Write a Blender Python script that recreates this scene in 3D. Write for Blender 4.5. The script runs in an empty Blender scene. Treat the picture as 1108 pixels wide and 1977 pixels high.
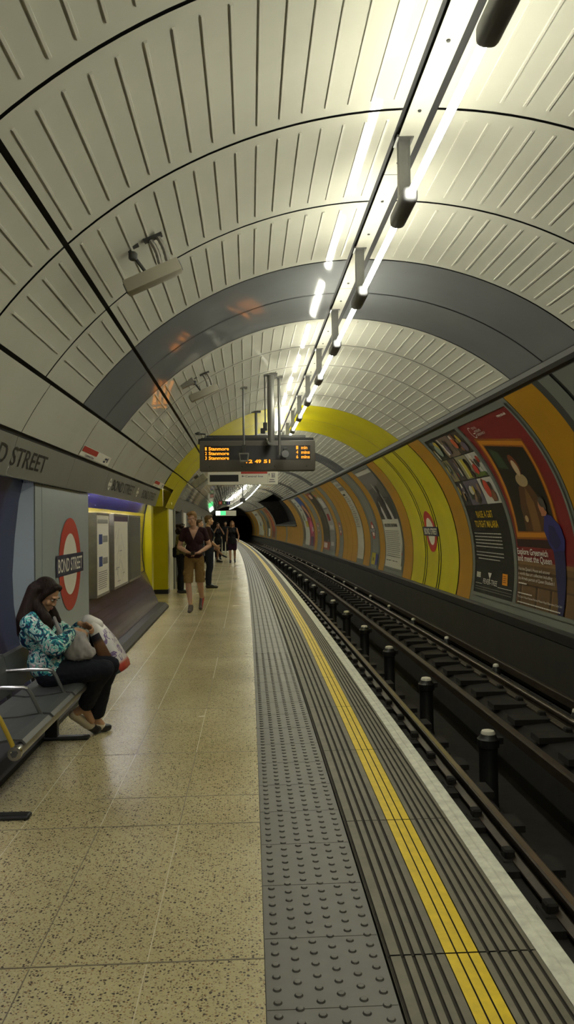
# Underground platform: procedural scene
TUBE, TUBE2, LED, EXPOSURE = 64.0, 75.0, 2.0, 0.08
import bpy, bmesh, math, random
from mathutils import Vector, Matrix
random.seed(7)
scn = bpy.context.scene
COL = scn.collection
R_CURVE = 1166.0          # the platform lies on a long left-hand curve
XC, ZC, RR = 1.035, 0.82, 3.0   # axis and radius of the lined tunnel
pi = math.pi

def W(s, x, z):
    th = s / R_CURVE
    return Vector((-s * s / (2 * R_CURVE) + x * math.cos(th), s + x * math.sin(th), z))

def CY(s, a, r=RR):
    a = math.radians(a)
    return W(s, XC + r * math.cos(a), ZC + r * math.sin(a))

# ---------------------------------------------------------------- materials
def lin(c):
    out = []
    for v in c:
        v = v / 255.0
        out.append(v / 12.92 if v <= 0.04045 else ((v + 0.055) / 1.055) ** 2.4)
    return out

class NT:
    def __init__(self, m):
        self.t = m.node_tree; self.n = self.t.nodes; self.l = self.t.links
        self.b = self.n['Principled BSDF']
    def add(self, kind, **kw):
        n = self.n.new(kind)
        for k, v in kw.items():
            if k.startswith('i_'):
                n.inputs[k[2:].replace('_', ' ')].default_value = v
            else:
                setattr(n, k, v)
        return n
    def link(self, a, b): self.l.new(a, b)

def new_mat(name, rgb, rough=0.5, metal=0.0, spec=0.5, coat=0.0):
    m = bpy.data.materials.new(name); m.use_nodes = True
    b = m.node_tree.nodes['Principled BSDF']
    b.inputs['Base Color'].default_value = (*rgb, 1)
    b.inputs['Roughness'].default_value = rough
    b.inputs['Metallic'].default_value = metal
    b.inputs['Specular IOR Level'].default_value = spec
    b.inputs['Coat Weight'].default_value = coat
    return m

def ramp(nt, src, stops):
    r = nt.add('ShaderNodeValToRGB')
    e = r.color_ramp.elements
    while len(e) > 1: e.remove(e[-1])
    e[0].position = stops[0][0]; e[0].color = (*stops[0][1], 1)
    for p, c in stops[1:]:
        k = e.new(p); k.color = (*c, 1)
    nt.link(src, r.inputs['Fac'])
    return r.outputs['Color']

def noisy(name, rgb, rough=0.5, amp=0.12, scale=3.0, metal=0.0, spec=0.5, bump=0.0, detail=4.0, coat=0.0):
    """plain colour broken up by a little grime"""
    m = new_mat(name, rgb, rough, metal, spec, coat)
    nt = NT(m)
    tc = nt.add('ShaderNodeTexCoord')
    nz = nt.add('ShaderNodeTexNoise', i_Scale=scale, i_Detail=detail, i_Roughness=0.6)
    nt.link(tc.outputs['Object'], nz.inputs['Vector'])
    lo = [c * (1 - amp) for c in rgb]; hi = [min(1, c * (1 + amp)) for c in rgb]
    nt.link(ramp(nt, nz.outputs['Fac'], [(0.3, lo), (0.7, hi)]), nt.b.inputs['Base Color'])
    if bump:
        bp = nt.add('ShaderNodeBump', i_Strength=bump, i_Distance=0.01)
        nt.link(nz.outputs['Fac'], bp.inputs['Height']); nt.link(bp.outputs['Normal'], nt.b.inputs['Normal'])
    return m

def emit(name, rgb, strength):
    m = bpy.data.materials.new(name); m.use_nodes = True
    b = m.node_tree.nodes['Principled BSDF']
    b.inputs['Base Color'].default_value = (0.02, 0.02, 0.02, 1)
    b.inputs['Emission Color'].default_value = (*rgb, 1)
    b.inputs['Emission Strength'].default_value = strength
    return m

_paint = {}
def paint(r, g, b, rough=0.4):
    """printed colour given as sRGB 0-255"""
    k = (r, g, b, rough)
    if k not in _paint:
        _paint[k] = new_mat('print_%d_%d_%d' % (r, g, b), [.8 * q for q in lin((r, g, b))], rough)
    return _paint[k]

# ---------------------------------------------------------------- mesh builder
class MB:
    def __init__(self):
        self.v = []; self.f = []; self.m = []; self.mats = []
    def mi(self, mat):
        if mat not in self.mats: self.mats.append(mat)
        return self.mats.index(mat)
    def face(self, pts, mat):
        i = len(self.v); self.v += [tuple(p) for p in pts]
        self.f.append(tuple(range(i, i + len(pts)))); self.m.append(self.mi(mat))
    def grid(self, fn, us, vs, mat):
        i0 = len(self.v); nv = len(vs); k = self.mi(mat)
        for u in us:
            for v in vs: self.v.append(tuple(fn(u, v)))
        for i in range(len(us) - 1):
            for j in range(nv - 1):
                a = i0 + i * nv + j
                self.f.append((a, a + nv, a + nv + 1, a + 1)); self.m.append(k)
    def hexa(self, p, mat):
        i = len(self.v); self.v += [tuple(q) for q in p]; k = self.mi(mat)
        for f in ((0, 3, 2, 1), (4, 5, 6, 7), (0, 1, 5, 4), (1, 2, 6, 5), (2, 3, 7, 6), (3, 0, 4, 7)):
            self.f.append(tuple(i + q for q in f)); self.m.append(k)
    def box(self, x0, x1, y0, y1, z0, z1, mat, M=None):
        p = [Vector(q) for q in ((x0, y0, z0), (x1, y0, z0), (x1, y1, z0), (x0, y1, z0), (x0, y0, z1), (x1, y0, z1), (x1, y1, z1), (x0, y1, z1))]
        if M is not None: p = [M @ q for q in p]
        self.hexa(p, mat)
    def bbox(self, x0, x1, y0, y1, z0, z1, b, mat, M=None, seg=2):
        """box with bevelled edges"""
        bm = bmesh.new()
        bmesh.ops.create_cube(bm, size=1)
        for v in bm.verts:
            v.co = Vector(((x0 + x1) / 2 + v.co.x * (x1 - x0), (y0 + y1) / 2 + v.co.y * (y1 - y0), (z0 + z1) / 2 + v.co.z * (z1 - z0)))
        bmesh.ops.bevel(bm, geom=list(bm.edges), offset=b, segments=seg, profile=0.5, affect='EDGES')
        self.bm(bm, mat, M); bm.free()
    def bm(self, bm, mat, M=None):
        i = len(self.v); k = self.mi(mat); bm.verts.index_update()
        for v in bm.verts: self.v.append(tuple(M @ v.co if M is not None else v.co))
        for f in bm.faces:
            self.f.append(tuple(i + v.index for v in f.verts)); self.m.append(k)
    def tbox(self, s0, s1, x0, x1, z0, z1, mat, ds=1.2):
        self.sweep([(x0, z0), (x1, z0), (x1, z1), (x0, z1)], s0, s1, mat, ds=ds)
    def sweep(self, prof, s0, s1, mat, closed=True, ds=1.2, caps=True):
        n = max(1, int(math.ceil((s1 - s0) / ds))); np_ = len(prof); i0 = len(self.v); k = self.mi(mat)
        for i in range(n + 1):
            s = s0 + (s1 - s0) * i / n
            for x, z in prof: self.v.append(tuple(W(s, x, z)))
        for i in range(n):
            for j in range(np_ if closed else np_ - 1):
                a = i0 + i * np_ + j; b = i0 + i * np_ + (j + 1) % np_
                self.f.append((a, b, b + np_, a + np_)); self.m.append(k)
        if closed and caps:
            self.f.append(tuple(i0 + j for j in reversed(range(np_)))); self.m.append(k)
            self.f.append(tuple(i0 + n * np_ + j for j in range(np_))); self.m.append(k)
    def tube(self, pts, r, mat, n=10, caps=True, flat=1.0):
        pts = [Vector(p) for p in pts]; i0 = len(self.v); k = self.mi(mat)
        rs = r if isinstance(r, (list, tuple)) else [r] * len(pts)
        up = None
        for i, p in enumerate(pts):
            d = (pts[min(i + 1, len(pts) - 1)] - pts[max(i - 1, 0)]).normalized()
            if up is None:
                up = Vector((0, 0, 1)) if abs(d.z) < 0.9 else Vector((1, 0, 0))
            a = d.cross(up).normalized(); b = a.cross(d).normalized(); up = b
            for j in range(n):
                t = 2 * pi * j / n
                self.v.append(tuple(p + a * rs[i] * math.cos(t) + b * rs[i] * flat * math.sin(t)))
        for i in range(len(pts) - 1):
            for j in range(n):
                q = i0 + i * n + j; w = i0 + i * n + (j + 1) % n
                self.f.append((q, w, w + n, q + n)); self.m.append(k)
        if caps:
            self.f.append(tuple(i0 + j for j in reversed(range(n)))); self.m.append(k)
            e = i0 + (len(pts) - 1) * n
            self.f.append(tuple(e + j for j in range(n))); self.m.append(k)
    def lathe(self, c, prof, mat, n=16, axis='Z'):
        c = Vector(c); i0 = len(self.v); k = self.mi(mat)
        for r, h in prof:
            for j in range(n):
                t = 2 * pi * j / n; a, b = r * math.cos(t), r * math.sin(t)
                o = Vector((a, b, h)) if axis == 'Z' else (Vector((a, h, b)) if axis == 'Y' else Vector((h, a, b)))
                self.v.append(tuple(c + o))
        for i in range(len(prof) - 1):
            for j in range(n):
                q = i0 + i * n + j; w = i0 + i * n + (j + 1) % n
                self.f.append((q, w, w + n, q + n)); self.m.append(k)
        self.f.append(tuple(i0 + j for j in reversed(range(n)))); self.m.append(k)
        e = i0 + (len(prof) - 1) * n
        self.f.append(tuple(e + j for j in range(n))); self.m.append(k)
    def build(self, name, parent=None, smooth=False, local=False, structure=False):
        off = Vector((0, 0, 0))
        if parent is not None and not local:
            off = Vector(parent.get('_o', parent.location))
            p = parent
            off = ORG.get(parent.name, Vector((0, 0, 0)))
        elif parent is None and not structure and not local:
            xs = [v[0] for v in self.v]; ys = [v[1] for v in self.v]; zs = [v[2] for v in self.v]
            off = Vector(((min(xs) + max(xs)) / 2, (min(ys) + max(ys)) / 2, min(zs)))
        me = bpy.data.meshes.new(name)
        me.from_pydata([tuple(Vector(v) - off) for v in self.v], [], self.f)
        for m in self.mats: me.materials.append(m)
        me.polygons.foreach_set('material_index', self.m)
        me.update()
        bm = bmesh.new(); bm.from_mesh(me)
        if smooth: bmesh.ops.remove_doubles(bm, verts=bm.verts, dist=1e-5)
        bmesh.ops.recalc_face_normals(bm, faces=bm.faces)
        if smooth:
            for f in bm.faces: f.smooth = True
            for e in bm.edges:
                if len(e.link_faces) == 2 and e.calc_face_angle(0) > math.radians(38): e.smooth = False
        bm.to_mesh(me); bm.free()
        o = bpy.data.objects.new(name, me); COL.objects.link(o)
        if parent is not None:
            o.parent = parent
            ORG[o.name] = off
        else:
            o.location = off; ORG[o.name] = off
        if structure: o['kind'] = 'structure'
        return o
ORG = {}     # world origin each object's mesh is measured from

def link_mesh(name, me, parent=None):
    o = bpy.data.objects.new(name, me); COL.objects.link(o)
    if parent is not None: o.parent = parent
    return o

def tag(o, label, cat, group=None):
    o['label'] = label; o['category'] = cat
    if group: o['group'] = group
    return o

def thing(name, label, cat, loc=(0, 0, 0), rz=0.0, group=None):
    o = bpy.data.objects.new(name, None); COL.objects.link(o)
    o.empty_display_size = 0.1
    o.location = loc; o.rotation_euler = (0, 0, rz)
    ORG[o.name] = Vector(loc) if rz == 0 else Vector((0, 0, 0))
    return tag(o, label, cat, group)

def dup(root, loc, rz, label=None, group=None):
    r = root.copy(); COL.objects.link(r); r.location = loc; r.rotation_euler = (0, 0, rz)
    if label: r['label'] = label
    if group: r['group'] = group
    for ch in list(root.children):
        c = ch.copy(); COL.objects.link(c); c.parent = r
        for g in list(ch.children):
            d = g.copy(); COL.objects.link(d); d.parent = c
    return r

ORD = ['nearest', 'second nearest', 'third nearest', 'fourth nearest', 'fifth nearest', 'sixth nearest', 'seventh nearest', 'eighth nearest', 'ninth nearest', 'tenth nearest', 'eleventh nearest', 'twelfth nearest']

# ---------------------------------------------------------------- lettering and prints
_txt = {}
def text_mesh(body, bold=0.0):
    """(verts, faces, width) of unit-height lettering lying in the XY plane"""
    k = (body, bold)
    if k in _txt: return _txt[k]
    cu = bpy.data.curves.new('lettering', 'FONT'); cu.body = body; cu.size = 1.0; cu.offset = bold; cu.resolution_u = 3
    o = bpy.data.objects.new('lettering', cu); COL.objects.link(o)
    bpy.context.view_layer.update()
    dg = bpy.context.evaluated_depsgraph_get()
    me = o.evaluated_get(dg).to_mesh()
    vs = [(v.co.x, v.co.y) for v in me.vertices]; fs = [tuple(p.vertices) for p in me.polygons]
    o.evaluated_get(dg).to_mesh_clear()
    bpy.data.objects.remove(o); bpy.data.curves.remove(cu)
    x0 = min(v[0] for v in vs); x1 = max(v[0] for v in vs)
    vs = [(v[0] - x0, v[1]) for v in vs]
    _txt[k] = (vs, fs, x1 - x0)
    return _txt[k]

def clip_half(poly, c, keep_above):
    out = []
    for i in range(len(poly)):
        a, b = poly[i], poly[(i + 1) % len(poly)]
        ia = (a[1] >= c) == keep_above or a[1] == c; ib = (b[1] >= c) == keep_above or b[1] == c
        if ia: out.append(a)
        if ia != ib:
            t = (c - a[1]) / (b[1] - a[1]); out.append((a[0] + t * (b[0] - a[0]), c))
    return out

class Sheet:
    """prints flat shapes given in metres (u to the reader's right, v up) on any surface"""
    def __init__(self, mp, step=0.06, gap=0.0015):
        self.mp = mp; self.mb = MB(); self.step = step; self.gap = gap
    def poly(self, pts, mat, layer=1):
        v0 = min(p[1] for p in pts); v1 = max(p[1] for p in pts)
        n = max(1, int(math.ceil((v1 - v0) / self.step)))
        for i in range(n):
            q = pts
            if n > 1:
                q = clip_half(q, v0 + (v1 - v0) * i / n, True)
                q = clip_half(q, v0 + (v1 - v0) * (i + 1) / n, False) if len(q) > 2 else q
            if len(q) > 2: self.mb.face([self.mp(u, v, layer * self.gap) for u, v in q], mat)
    def rect(self, u0, v0, u1, v1, mat, layer=1):
        self.poly([(u0, v0), (u1, v0), (u1, v1), (u0, v1)], mat, layer)
    def ell(self, u, v, a, b, mat, layer=1, rot=0.0, n=20):
        c, s = math.cos(rot), math.sin(rot)
        self.poly([(u + a * math.cos(t) * c - b * math.sin(t) * s, v + a * math.cos(t) * s + b * math.sin(t) * c) for t in [2 * pi * i / n for i in range(n)]], mat, layer)
    def ring(self, u, v, r0, r1, mat, layer=1, n=48):
        for i in range(n):
            t0, t1 = 2 * pi * i / n, 2 * pi * (i + 1) / n
            self.mb.face([self.mp(u + r * math.cos(t), v + r * math.sin(t), layer * self.gap) for r, t in ((r0, t0), (r1, t0), (r1, t1), (r0, t1))], mat)
    def text(self, body, u, v, h, mat, layer=2, width=None, align='l', bold=0.0):
        """h = cap height; width squeezes the line to that length"""
        vs, fs, w = text_mesh(body, bold)
        k = h / 0.69; ku = k if width is None else width / w
        if align == 'c': u -= w * ku / 2
        if align == 'r': u -= w * ku
        i0 = len(self.mb.v); m = self.mb.mi(mat)
        for x, y in vs: self.mb.v.append(tuple(self.mp(u + x * ku, v + y * k, layer * self.gap)))
        for f in fs:
            self.mb.f.append(tuple(i0 + q for q in f)); self.mb.m.append(m)
    def build(self, name, parent=None, **kw): return self.mb.build(name, parent, **kw)

def words(t, name, mp, body, u, v, h, mat, layer, width, align='l', bold=0.0, label=None):
    """each word of a line as a part of its own"""
    tot = text_mesh(body, bold)[2]; k = (width / tot) if width else h / 0.69
    if align == 'c': u -= tot * k / 2
    for i, wd in enumerate(body.split(' ')):
        pre = ' '.join(body.split(' ')[:i + 1]); w1 = text_mesh(wd, bold)[2]; x = (text_mesh(pre, bold)[2] - w1) * k
        sh = Sheet(mp); sh.text(wd, u + x, v, h, mat, layer, width=w1 * k, bold=bold); o = sh.build(name, t)
        if label: o['label'] = label

def map_right(s_left, a_low, lift=0.0):
    """prints on the right-hand (trackside) wall: u runs back towards the near end"""
    def mp(u, v, d): return CY(s_left - u, a_low + math.degrees(v / RR), RR - d - lift)
    return mp
def map_flat(s, x0, z0, side=-1):
    """upright board square to the platform, facing the near end"""
    def mp(u, v, d): return W(s - d, x0 + u, z0 + v)
    return mp
def map_leftwall(s0, x, z0):
    def mp(u, v, d): return W(s0 + u, x + d, z0 + v)
    return mp
# ---------------------------------------------------------------- palette
M = {}
M['white'] = noisy('cream_enamel_panel', (0.545, 0.54, 0.46), 0.04, 0.05, 1.3, spec=.35)
M['rib'] = noisy('cream_enamel_rib', (0.58, 0.57, 0.49), 0.2, 0.05, 1.3)
M['grey'] = noisy('grey_enamel_panel', (0.175, 0.18, 0.185), 0.07, 0.06, 1.0)
M['yellow'] = noisy('yellow_enamel_panel', (0.54, 0.475, 0.006), 0.25, 0.06, 1.5)
M['orange'] = noisy('mustard_enamel_panel', (0.38, 0.19, 0.008), 0.35, 0.08, 1.2)
M['wallgrey'] = noisy('grey_green_wall_panel', (0.155, 0.165, 0.145), 0.35, 0.07, 1.5)
M['bluegrey'] = noisy('blue_grey_wall_panel', (0.27, 0.315, 0.33), 0.3, 0.06, 1.5)
M['joint'] = new_mat('dark_joint', (0.012, 0.012, 0.012), 0.7)
M['band'] = noisy('dark_grey_band', (0.035, 0.035, 0.033), 0.55, 0.15, 2)
M['fascia'] = noisy('grey_fascia', (0.17, 0.17, 0.15), 0.4, 0.06, 2)
M['black'] = new_mat('black_paint', (0.01, 0.01, 0.01), 0.45)
M['soot'] = noisy('sooty_trackbed', (0.011, 0.0095, 0.0075), 0.9, 0.4, 6, bump=0.3)
M['dirtwall'] = noisy('sooty_plinth', (0.017, 0.015, 0.010), 0.8, 0.3, 2.5, bump=0.2)
M['rust'] = noisy('brown_rusty_steel', (0.045, 0.032, 0.022), 0.5, 0.3, 8, metal=0.4)
M['railtop'] = new_mat('worn_rail_head', (0.42, 0.38, 0.30), 0.28, 1.0)
M['steel'] = noisy('brushed_steel', (0.33, 0.32, 0.29), 0.35, 0.1, 10, metal=0.9)
M['galv'] = noisy('galvanised_conduit', (0.22, 0.21, 0.18), 0.45, 0.15, 12, metal=0.6)
M['lampgrey'] = new_mat('lamp_holder_grey', (0.17, 0.17, 0.18), 0.45)
M['hanger'] = noisy('hanger_steel', (0.15, 0.15, 0.14), 0.4, 0.1, 8, metal=0.5)
M['speaker'] = noisy('speaker_grey_beige', (0.33, 0.31, 0.24), 0.45, 0.06, 5)
M['signwhite'] = new_mat('sign_white', (0.66, 0.64, 0.55), 0.4)
M['red'] = new_mat('sign_red', lin((168, 46, 36)), 0.4)
M['navy'] = new_mat('sign_navy', lin((30, 34, 66)), 0.4)
M['boardgrey'] = noisy('indicator_housing', (0.095, 0.085, 0.072), 0.5, 0.05, 5)
M['screen'] = new_mat('indicator_window', (0.012, 0.011, 0.010), 0.25)
M['led'] = emit('amber_led', (1.0, 0.30, 0.012), LED)
M['ceramic'] = new_mat('white_glazed_ceramic', (0.75, 0.72, 0.62), 0.25)
M['tube'] = emit('fluorescent_tube', (1.0, 0.98, 0.80), TUBE)
M['tube_hidden'] = emit('fascia_tube', (0.95, 0.92, 0.95), TUBE2)
M['tube_dim'] = emit('fascia_tube_dim', (0.95, 0.95, 0.85), TUBE2 * .14)
M['exit'] = emit('lit_green_sign', (0.1, 1.0, 0.30), 1.2)
M['exitwhite'] = emit('lit_white_sign', (0.9, 1.0, 0.85), 3.0)
M['coping'] = noisy('white_painted_edge', (0.62, 0.62, 0.53), 0.6, 0.22, 14, bump=0.15)
M['yline'] = noisy('yellow_line_paint', (0.70, 0.50, 0.008), 0.45, 0.12, 18)
M['pave'] = noisy('ribbed_grey_paving', (0.145, 0.133, 0.095), 0.55, 0.18, 9)
M['groove'] = noisy('groove_dirt_and_shade', (0.028, 0.025, 0.018), 0.9, 0.3, 20)  # dirt tone that also paints in the shade lying in the grooves
M['tact'] = noisy('tactile_grey_paving', (0.105, 0.102, 0.088), 0.45, 0.12, 6)
M['kerb'] = noisy('dark_kerb', (0.028, 0.026, 0.021), 0.7, 0.15, 6)

def terrazzo():
    m = new_mat('terrazzo', (0.4, 0.34, 0.22), 0.33); nt = NT(m)
    tc = nt.add('ShaderNodeTexCoord')
    # chips of three sizes
    base = (0.53, 0.465, 0.265)
    warp = nt.add('ShaderNodeTexNoise', i_Scale=160.0, i_Detail=1.0); nt.link(tc.outputs['Object'], warp.inputs['Vector'])
    wv = nt.add('ShaderNodeVectorMath', operation='SCALE'); wv.inputs['Scale'].default_value = .007; nt.link(warp.outputs['Color'], wv.inputs[0])
    wa = nt.add('ShaderNodeVectorMath', operation='ADD'); nt.link(tc.outputs['Object'], wa.inputs[0]); nt.link(wv.outputs[0], wa.inputs[1])
    def chips(scale, thr, size, col, prev):
        vo = nt.add('ShaderNodeTexVoronoi', i_Scale=scale); vo.feature = 'F1'
        nt.link(wa.outputs[0], vo.inputs['Vector'])
        sep = nt.add('ShaderNodeSeparateColor'); nt.link(vo.outputs['Color'], sep.inputs['Color'])
        a = nt.add('ShaderNodeMath', operation='LESS_THAN'); a.inputs[1].default_value = thr; nt.link(sep.outputs[0], a.inputs[0])
        sz = nt.add('ShaderNodeMath', operation='MULTIPLY_ADD'); sz.inputs[1].default_value = size * .5; sz.inputs[2].default_value = size * .6; nt.link(sep.outputs[2], sz.inputs[0])
        d = nt.add('ShaderNodeMath', operation='LESS_THAN'); nt.link(sz.outputs[0], d.inputs[1]); nt.link(vo.outputs['Distance'], d.inputs[0])
        g = nt.add('ShaderNodeMath', operation='MULTIPLY'); nt.link(a.outputs[0], g.inputs[0]); nt.link(d.outputs[0], g.inputs[1])
        cr = ramp(nt, sep.outputs[1], [(0.0, col[0]), (0.5, col[1]), (1.0, col[2])])
        mx = nt.add('ShaderNodeMix', data_type='RGBA')
        nt.link(g.outputs[0], mx.inputs['Factor'])
        if isinstance(prev, tuple): mx.inputs[6].default_value = (*prev, 1)
        else: nt.link(prev, mx.inputs[6])
        nt.link(cr, mx.inputs[7])
        return mx.outputs[2]
    c = chips(135, 0.70, 0.50, ((0.34, 0.27, 0.14), (0.62, 0.55, 0.37), (0.27, 0.22, 0.13)), base)
    c = chips(100, 0.42, 0.46, ((0.10, 0.085, 0.06), (0.24, 0.17, 0.10), (0.36, 0.22, 0.10)), c)
    c = chips(72, 0.26, 0.46, ((0.045, 0.04, 0.036), (0.12, 0.09, 0.07), (0.075, 0.065, 0.055)), c)
    nz = nt.add('ShaderNodeTexNoise', i_Scale=1.1, i_Detail=5.0); nt.link(tc.outputs['Object'], nz.inputs['Vector'])
    wear = ramp(nt, nz.outputs['Fac'], [(0.3, (0.80, 0.78, 0.74)), (0.65, (1.0, 1.0, 1.0))])
    mul = nt.add('ShaderNodeMix', data_type='RGBA', blend_type='MULTIPLY'); mul.inputs['Factor'].default_value = 1.0
    nt.link(c, mul.inputs[6]); nt.link(wear, mul.inputs[7])
    nt.link(mul.outputs[2], nt.b.inputs['Base Color'])
    rr = nt.add('ShaderNodeMapRange'); rr.inputs['To Min'].default_value = 0.17; rr.inputs['To Max'].default_value = 0.32
    nt.link(nz.outputs['Fac'], rr.inputs['Value']); nt.link(rr.outputs[0], nt.b.inputs['Roughness'])
    return m
M['terrazzo'] = terrazzo()
M['slabjoint'] = new_mat('slab_joint', (0.15, 0.12, 0.075), 0.6)
M['slabjoint_pale'] = new_mat('pale_slab_joint', (0.50, 0.44, 0.285), 0.4)

def tiles(name, c1, c2, mortar, rough=0.15, w=0.2, h=0.1, gap=0.035):
    m = new_mat(name, c1, rough); nt = NT(m)
    g = nt.add('ShaderNodeNewGeometry'); sp = nt.add('ShaderNodeSeparateXYZ'); nt.link(g.outputs['Position'], sp.inputs[0])
    cb = nt.add('ShaderNodeCombineXYZ'); nt.link(sp.outputs['Y'], cb.inputs['X']); nt.link(sp.outputs['Z'], cb.inputs['Y'])
    br = nt.add('ShaderNodeTexBrick'); br.offset = 0.5
    br.inputs['Color1'].default_value = (*c1, 1); br.inputs['Color2'].default_value = (*c2, 1); br.inputs['Mortar'].default_value = (*mortar, 1)
    br.inputs['Scale'].default_value = 1.0; br.inputs['Brick Width'].default_value = w; br.inputs['Row Height'].default_value = h
    br.inputs['Mortar Size'].default_value = gap * h; br.inputs['Mortar Smooth'].default_value = 0.1
    nt.link(cb.outputs[0], br.inputs['Vector']); nt.link(br.outputs['Color'], nt.b.inputs['Base Color'])
    bp = nt.add('ShaderNodeBump', i_Strength=0.35, i_Distance=0.004); bp.invert = True
    nt.link(br.outputs['Fac'], bp.inputs['Height']); nt.link(bp.outputs['Normal'], nt.b.inputs['Normal'])
    return m
M['navytile'] = tiles('navy_wall_tile', (0.010, 0.010, 0.055), (0.014, 0.014, 0.070), (0.008, 0.008, 0.02))
M['purpletile'] = tiles('purple_wall_tile', (0.018, 0.012, 0.032), (0.095, 0.065, 0.115), (0.006, 0.005, 0.008), 0.2, 0.16, 0.085, 0.09)
M['goldtile'] = tiles('gold_wall_tile', (0.34, 0.27, 0.02), (0.38, 0.30, 0.025), (0.18, 0.14, 0.015), 0.3)
M['blister'] = noisy('blister_side_shade', (0.045, 0.042, 0.035), 0.6, 0.2, 10)  # shade on blister sides painted in: near rims, whole domes farther off
# ================================================================ THE SETTING
S0, S1 = -7.0, 97.0
# rings of the lining: (start, end, kind)
rings = []
b = [2.86]
while b[0] > S0: b.insert(0, b[0] - 1.2)
for s in (4.06, 5.24, 6.42): b.append(s)
for i in range(len(b) - 1): rings.append((b[i], b[i + 1], 'white'))
rings += [(6.42, 7.36, 'grey'), (7.36, 8.28, 'grey'), (8.28, 9.52, 'white'), (9.52, 10.74, 'white'), (10.74, 12.0, 'white'), (12.0, 13.2, 'white'), (13.2, 14.4, 'white'), (14.4, 16.3, 'yellow'), (16.3, 18.2, 'yellow')]
def fill(a, e, kind='white', w=1.2):
    n = max(1, round((e - a) / w))
    for i in range(n): rings.append((a + (e - a) * i / n, a + (e - a) * (i + 1) / n, kind))
fill(18.2, 22.04); rings.append((22.04, 23.88, 'grey')); fill(23.88, 30.76); rings.append((30.76, 31.94, 'grey'))
fill(31.94, 38.02); rings.append((38.02, 39.4, 'grey')); fill(39.4, 47); rings.append((47, 48.3, 'grey')); fill(48.3, 60); rings.append((60, 61.2, 'grey'))
fill(61.2, 74); rings.append((74, 75.2, 'grey')); fill(75.2, 97)

def arange(a, b, step):
    n = max(1, int(math.ceil(abs(b - a) / step)))
    return [a + (b - a) * i / n for i in range(n + 1)]

HOLE = (49.3, 66.2, 12.6, 63.0)      # big dark opening high on the trackside wall
c = MB()
# dark backing that shows in the joints
def backing(a0, a1):
    for s0, s1 in zip(arange(S0, S1, 1.6)[:-1], arange(S0, S1, 1.6)[1:]):
        if a0 < HOLE[3] and s1 > HOLE[0] and s0 < HOLE[1]:
            if a1 > HOLE[3]: c.grid(lambda s, a: CY(s, a, RR + 0.02), [s0, s1], arange(max(a0, HOLE[3]), a1, 3), M['joint'])
        else:
            c.grid(lambda s, a: CY(s, a, RR + 0.02), [s0, s1], arange(a0, a1, 3), M['joint'])
backing(47, 146)
SECT = ((50.5, 89.6), (93.35, 131.75), (132.35, 144.2))
for s0, s1, k in rings:
    g = 0.012
    for a0, a1 in SECT:
        b0 = a0
        if a0 == 50.5 and s1 > HOLE[0] and s0 < HOLE[1]: b0 = HOLE[3]
        c.grid(lambda s, a: CY(s, a, RR), [s0 + g, (s0 + s1) / 2, s1 - g], arange(b0, a1, 2.0), M[k])
    if k == 'yellow':   # the yellow rings run down the platform side as far as the passage mouth
        pass
ceil_ = c.build('ceiling', structure=True, smooth=True)
# raised ribs pressed into the cream panels
rb = MB()
for s0, s1, k in rings:
    if k != 'white': continue
    for a0, a1, n in ((50.5, 89.6, 16), (93.35, 131.75, 16), (132.35, 142.0, 4)):
        for i in range(n):
            a = a0 + (a1 - a0) * (i + 0.5) / n
            if a < HOLE[3] + 1 and s1 > HOLE[0] and s0 < HOLE[1]: continue
            da = math.degrees(0.010 / RR); e = 0.10
            p = [CY(s0 + e, a - da, RR + .002), CY(s0 + e, a + da, RR + .002), CY(s1 - e, a + da, RR + .002), CY(s1 - e, a - da, RR + .002),
                 CY(s0 + e + .006, a - da * .62, RR - .007), CY(s0 + e + .006, a + da * .62, RR - .007), CY(s1 - e - .006, a + da * .62, RR - .007), CY(s1 - e - .006, a - da * .62, RR - .007)]
            rb.hexa(p, M['rib'])
o = rb.build('panel_rib', ceil_)

# ceiling strip that carries the lamps
t = MB()
for s0, s1 in zip(arange(S0, S1, 2.4)[:-1], arange(S0, S1, 2.4)[1:]):
    t.grid(lambda s, a: CY(s, a, RR - 0.012), [s0 + .004, s1 - .004], [90.45, 91.5, 92.75], M['white'])
    for q in (0.4, 1.0, 1.6, 2.2):
        p = CY(s0 + q, 91.6, RR - 0.014)
        t.lathe(p - Vector((0, 0, .006)), [(.009, 0), (.011, .006)], M['band'], 8)
t.build('trim_1', structure=True)
# dark band where the ceiling meets the trackside wall
t = MB()
for s0, s1 in zip(arange(S0, S1, 2.0)[:-1], arange(S0, S1, 2.0)[1:]):
    if s1 > HOLE[0] and s0 < HOLE[1]: continue
    t.grid(lambda s, a: CY(s, a, RR - (0.03 if 47.6 < a < 50.3 else 0)), [s0, s1], [47.45, 47.6, 48.5, 49.5, 50.3, 50.5], M['band'])
t.build('trim_2', structure=True)

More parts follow.
